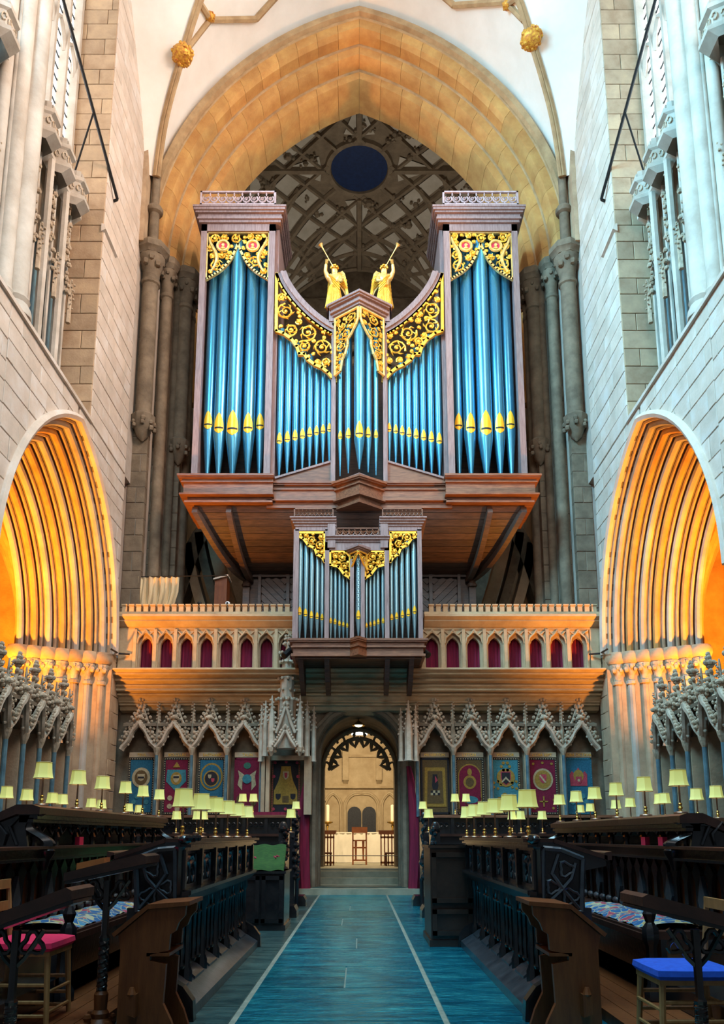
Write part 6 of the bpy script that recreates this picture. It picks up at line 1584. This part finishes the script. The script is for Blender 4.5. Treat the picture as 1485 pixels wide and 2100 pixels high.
# ---- third row: desk and stall backs below the side canopies, return stalls before the screen
def third_row(s):
    t = thing('rear_desk', 'plain black oak desk of the rear row on the %s'%SD[s], 'desk', (s*3.8, 10, 0), 'rear row desks')
    bxs(s, 3.62, 4.05, 6.5, 14.4, 1.33, 1.38).build('desk_top', DT, t, 0); bxs(s, 3.68, 3.72, 6.5, 14.4, .2, 1.33).build('front_panel', BO, t, 0)
    for k in range(12): bxs(s, 3.64, 3.68, 6.6+.65*k, 6.66+.65*k, .2, 1.33).build('stile', BO, t, 0)
    u = thing('choir_stalls', 'black oak stall backs under the stone canopies on the %s'%SD[s], 'stalls', (s*5, 11, 0), 'stall backs')
    bxs(s, 4.7, 5.2, 7.5, 13.3, 0, .62).build('seat_row', BO, u, 0); bxs(s, 5.12, 5.26, 7.5, 13.3, .6, 1.36).build('back_panel', BO, u, 0)
    for k in range(10):
        yv = 7.5+.59*k
        B().prism([(s*5.2, .2), (s*5.2, 1.4), (s*4.95, 1.36), (s*4.80, 1.22), (s*4.86, .95), (s*4.72, .6), (s*4.72, .2)], yv-.03, yv+.03, 'xz').build('stall_arm', BO, u, 0)
    # return stalls by the screen
    v = thing('return_stalls', 'black oak return stalls facing the altar, %s of the doorway'%SD[s], 'stalls', (s*3, 15.2, 0), 'return stalls')
    bxs(s, 1.22, 4.9, 15.0, 15.5, 1.55, 1.60).build('desk_top', M['case_b'], v, 0); bxs(s, 1.25, 4.9, 15.08, 15.14, 0, 1.55).build('front_panel', BO, v, 0)
    bxs(s, 1.25, 4.9, 16.6, 16.95, .0, 1.62).build('stall_backs', BO, v, 0)
    for k in range(9):
        x = 1.35+.42*k; bxs(s, x-.03, x+.03, 15.02, 15.08, 0, 1.55).build('stile', BO, v, 0)
        g = B()
        for j in range(3): g.tube([(s*(x+.10+.1*j+.035*math.cos(a)), 15.05, 1.42+.035*math.sin(a)) for a in [i*.8 for i in range(8)]], .010, 5)
        g.build('pierced_carving', BO, v)
    # lower desk before them
    d = thing('return_desk', 'low black oak desk before the return stalls, %s of the doorway'%SD[s], 'desk', (s*2.6, 12.6, 0), 'return desks')
    bxs(s, 1.12, 3.6, 12.3, 12.8, 1.20, 1.24).build('desk_top', DT, d, 0); bxs(s, 1.15, 3.6, 12.34, 12.40, 0, 1.20).build('front_panel', BO, d, 0)
    for k in range(6): bxs(s, 1.15+.45*k, 1.20+.45*k, 12.30, 12.35, 0, 1.2).build('stile', BO, d, 0)
    # carved stall ends along the way to the door
    for j, yv in enumerate((11.6, 13.6)):
        e = thing('stall_end', 'black carved stall end with foliage, %s of the aisle, %s'%(SD[s], 'nearer the viewer' if j == 0 else 'nearer the doorway'), 'stall end', (s*1.15, yv, 0), 'carved stall ends')
        B().box(min(s*1.10, s*1.18), max(s*1.10, s*1.18), yv, yv+.9, 0, 1.25 if j == 0 else 1.45).build('end_panel', BO, e, 0)
        fo = B(); rr = random.Random(j+s); zz = 1.25 if j == 0 else 1.45
        knobs(fo, [(s*1.10+rr.uniform(-.04, .04), yv+rr.uniform(-.02, .12), .5+(zz-.4)*k/40) for k in range(40)], .045, rr)
        fo.ball((s*1.12, yv+.05, zz+.06), (.07, .07, .11), 8, 6); fo.build('foliage', BO, e)
        B().lathe([(.045, 0), (.03, .08), (.028, .45), (.045, .5)], (s*1.06, yv-.02, 0), 8).build('shaft', BO, e)
        B().prism([(s*1.20, 0), (s*1.20, .17), (s*.98, .17), (s*.94, .10), (s*.94, 0)], yv+.5, yv+.95, 'xz').build('foot_block', BO, e, 0)
for s in (-1, 1): third_row(s)
tag(bxs(-1, 1.42, 2.15, 15.05, 15.4, 1.60, 1.66).build('crimson_cushion', M['crimson'], None, 0), 'flat crimson cushion on the return stall desk left of the doorway', 'cushion')
third = ((8, 1625, 3.8), (50, 1622, 3.8), (103, 1637, 3.8), (124, 1634, 3.8), (184, 1641, 3.8), (205, 1650, 3.8), (262, 1657, 3.8), (283, 1647, 3.8))
for k, (px, py, X) in enumerate(third):
    lamp(-3.82, ypx(px, -3.82), 1.38, 'small shaded lamp on the left rear row desk, %s from the near end'%NTH[k], rl.uniform(-.4, .4))
for k, px in enumerate((1475, 1434, 1367, 1357, 1296, 1266, 1213, 1192)):
    lamp(3.82, ypx(px, 3.82), 1.38, 'small shaded lamp on the right rear row desk, %s from the near end'%NTH[k], rl.uniform(-.4, .4))
for px, Y, z, lab in ((497, 15.2, 1.60, 'left of a pair before the dark red helmet tapestry'), (519, 15.2, 1.60, 'right of a pair before the dark red helmet tapestry'),
                      (934, 15.2, 1.60, 'left of a pair before the right dark red tapestry'), (957, 15.2, 1.60, 'right of a pair before the right dark red tapestry'),
                      (597, 11.9, 1.25, 'lower lamp by the carved stall end left of the doorway'), (607, 13.9, 1.45, 'upper lamp by the carved stall end left of the doorway'),
                      (879, 11.9, 1.25, 'lower lamp by the carved stall end right of the doorway'), (868, 13.9, 1.45, 'upper lamp by the carved stall end right of the doorway'),
                      (362, 12.5, 1.24, 'leftmost on the left return desk'), (404, 12.5, 1.24, 'middle on the left return desk'), (417, 12.6, 1.24, 'rightmost on the left return desk'),
                      (1112, 12.5, 1.24, 'rightmost on the right return desk'), (1068, 12.5, 1.24, 'middle on the right return desk'), (1050, 12.6, 1.24, 'leftmost on the right return desk')):
    lamp(P(px, 1680, Y)[0], Y, z, 'small shaded lamp, '+lab, rl.uniform(-.4, .4), 1.15 if Y > 15 else 1.0)
# ---- cabinets at the far ends of the front desks
def cabinet(s, x0, x1, y0, y1, zt, doors, label, m):
    t = thing('oak_cabinet', label, 'cabinet', (s*(x0+x1)/2, y0, 0))
    bxs(s, x0, x1, y0, y1, 0, zt).build('body', m, t, 0); bxs(s, x0-.02, x1+.02, y0-.02, y1+.02, 0, .07).build('plinth', m, t, 0); bxs(s, x0-.02, x1+.02, y0-.02, y1+.02, zt-.03, zt).build('top', m, t, 0)
    w = (x1-x0)/doors
    for k in range(doors):
        a, b_ = x0+w*k+.015, x0+w*(k+1)-.015
        rows = ((.10, zt-.06),) if doors > 1 else ((.12, .40), (.47, zt-.08))
        for z0, z1 in rows:
            d = bxs(s, a, b_, y0-.02, y0, z0, z1).build('door' if doors > 1 else 'panel', m, t, 0)
            f = B()
            for q0, q1, q2, q3 in ((a, b_, z1-.05, z1), (a, b_, z0, z0+.05), (a, a+.05, z0, z1), (b_-.05, b_, z0, z1)): f.merge(bxs(s, q0, q1, y0-.038, y0-.02, q2, q3))
            f.build('door_frame', m, d, 0)
cabinet(-1, .98, 1.60, 10.5, 11.3, .75, 2, 'low black two door cabinet at the far end of the left front desk', BO)
cabinet(1, .80, 1.28, 9.02, 9.9, 1.10, 1, 'tall dark panelled cabinet at the far end of the right front desk', M['panel_oak'])
g = thing('green_cushion', 'green embroidered cushion leaning on the low black cabinet', 'cushion', (-1.3, 10.7, .75))
rows = []
for j in range(9):
    u = j/8; rows.append([(-1.58+.58*i/20, 10.55+.32*u**1.3-.02*math.sin(math.pi*i/20), .76+.06*math.sin(min(1, u*3)*math.pi/2)+.27*u*u+.01*math.sin(i*.8)) for i in range(21)])
cu = B().grid(rows); cu.grid([[(x, y+.05, z-.03) for x, y, z in r] for r in rows]); cu.build('cushion', M['green_pad'], g)
em = B()
for k in range(14):
    r = random.Random(k); x = -1.40+.30*(k % 2)+r.uniform(-.06, .06); em.ball((x, 10.70+r.uniform(-.03, .03), .91+r.uniform(-.04, .04)), (.014, .006, .014), 6, 4)
em.build('embroidered_flowers', TAP['rose'], g)
# ---- brown prayer desks at the near ends
def prayer_desk(s):
    t = thing('prayer_desk', 'plain brown oak prayer desk end at the near %s of the aisle'%SD[s], 'desk', (s*1.4, 5.1, 0), 'prayer desks')
    ya, yb = 4.98, 5.36
    pr = [(1.60, 0), (1.60, .50), (1.62, .585), (1.42, .735), (1.17, .755), (1.175, .70), (1.215, .66), (1.235, .61), (1.27, .59), (1.275, .50), (1.40, .475), (1.40, .44), (1.29, .42), (1.30, .20), (1.24, .10), (1.20, 0)]
    Q = lambda x: 1.07+(x-1.17)*.91
    pr = [(Q(x), z*1.03) for x, z in pr]
    for yv in (ya, yb-.04): B().prism([(s*x, z) for x, z in pr], yv, yv+.04, 'xz').build('end_board', M['brown'], t, 0)
    B().prism([(s*1.50, .595), (s*1.30, .76), (s*1.045, .782), (s*1.045, .807), (s*1.305, .788), (s*1.515, .615)], ya-.02, yb+.02, 'xz').build('book_slope', M['brown'], t, 0)
    bxs(s, 1.16, 1.30, ya, yb, .48, .50).build('shelf', M['brown'], t, 0)
    bxs(s, 1.30, 1.34, ya+.02, yb-.02, .16, .26).build('stretcher', M['brown'], t, 0)
    B().prism([(s*1.335, .14), (s*1.39, .16), (s*1.39, .26), (s*1.335, .27)], ya-.07, ya, 'xz').build('tusk_tenon', M['brown'], t, 0)
    B().lathe([(.012, -.05), (.02, 0), (.016, .03), (.028, .05), (.012, .09)], (s*1.365, ya-.05, .22), 8).build('wedge_peg', M['brown'], t)
for s in (-1, 1): prayer_desk(s)
# ---- book rests on barley-twist posts
def twist_stand(s, X, Y, zt, tilt, board, label, book=False):
    t = thing('book_stand', label, 'stand', (s*X, Y, 0), 'barley-twist book stands')
    b = B()
    for ph in (0, math.pi):
        n = 60; pts = []
        for k in range(n+1):
            z = .26+(zt-.42-.26)*k/n; a = ph+k/n*2*math.pi*5.5; pts.append((s*X+.016*math.cos(a), Y+.016*math.sin(a), z))
        b.tube(pts, .019, 6)
    b.build('twisted_shaft', BO, t)
    B().lathe([(.09, 0), (.085, .06), (.05, .10), (.055, .13), (.04, .15), (.045, .24), (.03, .26)], (s*X, Y, 0), 10).build('turned_base', M['brown'], t)
    fo = B(); knobs(fo, [(s*X+.08*math.cos(k*.8), Y+.08*math.sin(k*.8), .03+.04*(k % 3)) for k in range(12)], .025); fo.build('carved_foot', M['brown'], t)
    B().lathe([(.03, zt-.42), (.034, zt-.40), (.022, zt-.38), (.024, zt-.05)], (s*X, Y, 0), 8).build('upper_post', BO, t)
    w0, w1 = board; pr = [(s*(X+w0), zt-w0*tilt), (s*(X-w1), zt+w1*tilt), (s*(X-w1), zt+w1*tilt+.045), (s*(X-w1+.03), zt+w1*tilt+.06), (s*(X+w0), zt-w0*tilt+.05)]
    B().prism(pr, Y-.17, Y+.17, 'xz').build('book_rest', DT, t, 0)
    B().prism([(x, z-.02 if i < 2 else z-.05) for i, (x, z) in enumerate(pr)], Y-.14, Y+.14, 'xz').build('rest_moulding', BO, t, 0)
    for q in (-1, 1):
        r = .052; cx, cz = s*X+q*.085, zt-.12-q*s*.085*tilt*.0
        k = B(); k.tube([(cx+r*(1+.28*math.cos(3*a+1.57))*math.cos(a), Y, cz+r*(1+.28*math.cos(3*a+1.57))*math.sin(a)) for a in [j*6.283/18 for j in range(18)]], .013, 6, True)
        k.tube([(s*X, Y, zt-.24), (s*X+q*.05, Y, zt-.19), (s*X+q*.14, Y, zt-.05)], .014, 5)
        k.build('trefoil_bracket', BO, t)
    if book:
        xb = X+.17; o = B().prism([(s*(xb+.0), zt-.17*tilt+.055), (s*(xb-.17), zt+.0*tilt+.055), (s*(xb-.17), zt+.095), (s*xb, zt-.17*tilt+.095)], Y-.10, Y+.02, 'xz').build('brown_book', M['orange_wood'], None, 0)
        tag(o, 'orange brown book lying on the left barley-twist book stand', 'book')
twist_stand(-1, 1.60, 5.10, .975, .21, (.22, .28), 'book stand on a barley-twist post beside the left prayer desk', True)
twist_stand(-1, 1.765, 4.18, .775, .344, (.34, .33), 'book stand on a dark twisted post in front of the red chair')
twist_stand(1, 1.73, 4.18, .78, .24, (.42, .32), 'book stand on a dark twisted post in front of the blue chair')
# ---- chairs
def chair(s, X, Y, pad, label, zs=.46):
    t = thing('beech_chair', label, 'chair', (s*X, Y, 0)); m = M['beech']; hw = .21
    b = B(); b.loft([[(s*X+sx_*a, Y+dy*a2, z) for sx_, dy in ((-1, -1), (-.5, -1.06), (.5, -1.06), (1, -1), (1.02, 0), (1, 1), (-1, 1), (-1.02, 0))] for a, a2, z in ((hw, .20, zs), (hw+.015, .21, zs+.02), (hw+.01, .205, zs+.05), (hw-.05, .16, zs+.065))])
    b.build('seat_pad', pad, t)
    bxs(1, s*X-hw, s*X+hw, Y-.19, Y+.19, zs-.03, zs).build('seat_frame', m, t, 0)
    for sx_ in (-1, 1):
        for sy in (-1, 1):
            out = sx_ == s
            p_ = [(s*X+sx_*(hw+.01), Y+sy*.19, 0), (s*X+sx_*(hw-.02), Y+sy*.17, zs-.02)]+([(s*(X+hw+.03), Y+sy*.17, zs+.42)] if out else [])
            B().tube(p_, [.016, .02, .016][:len(p_)], 8).build('leg', m, t)
        for zz in (.14, .26): B().tube([(s*X+sx_*hw, Y-.18, zz), (s*X+sx_*hw, Y+.18, zz)], .011, 6).build('stretcher', m, t)
    for sy in (-1, 1):
        for zz in (.12, .20, .30): B().tube([(s*X-hw, Y+sy*.18, zz), (s*X+hw, Y+sy*.18, zz)], .012, 6).build('stretcher', m, t)
    for zz in (zs+.22, zs+.36): B().box(s*(X+hw+.02)-.01, s*(X+hw+.02)+.01, Y-.17, Y+.17, zz, zz+.06).build('back_rail', m, t, 0)
chair(-1, 2.12, 5.22, M['red_pad'], 'beech chair with a bright crimson seat pad at the left edge', .50)
chair(1, 1.87, 4.72, M['blue_pad'], 'beech chair with a bright blue seat pad at the right edge', .42)
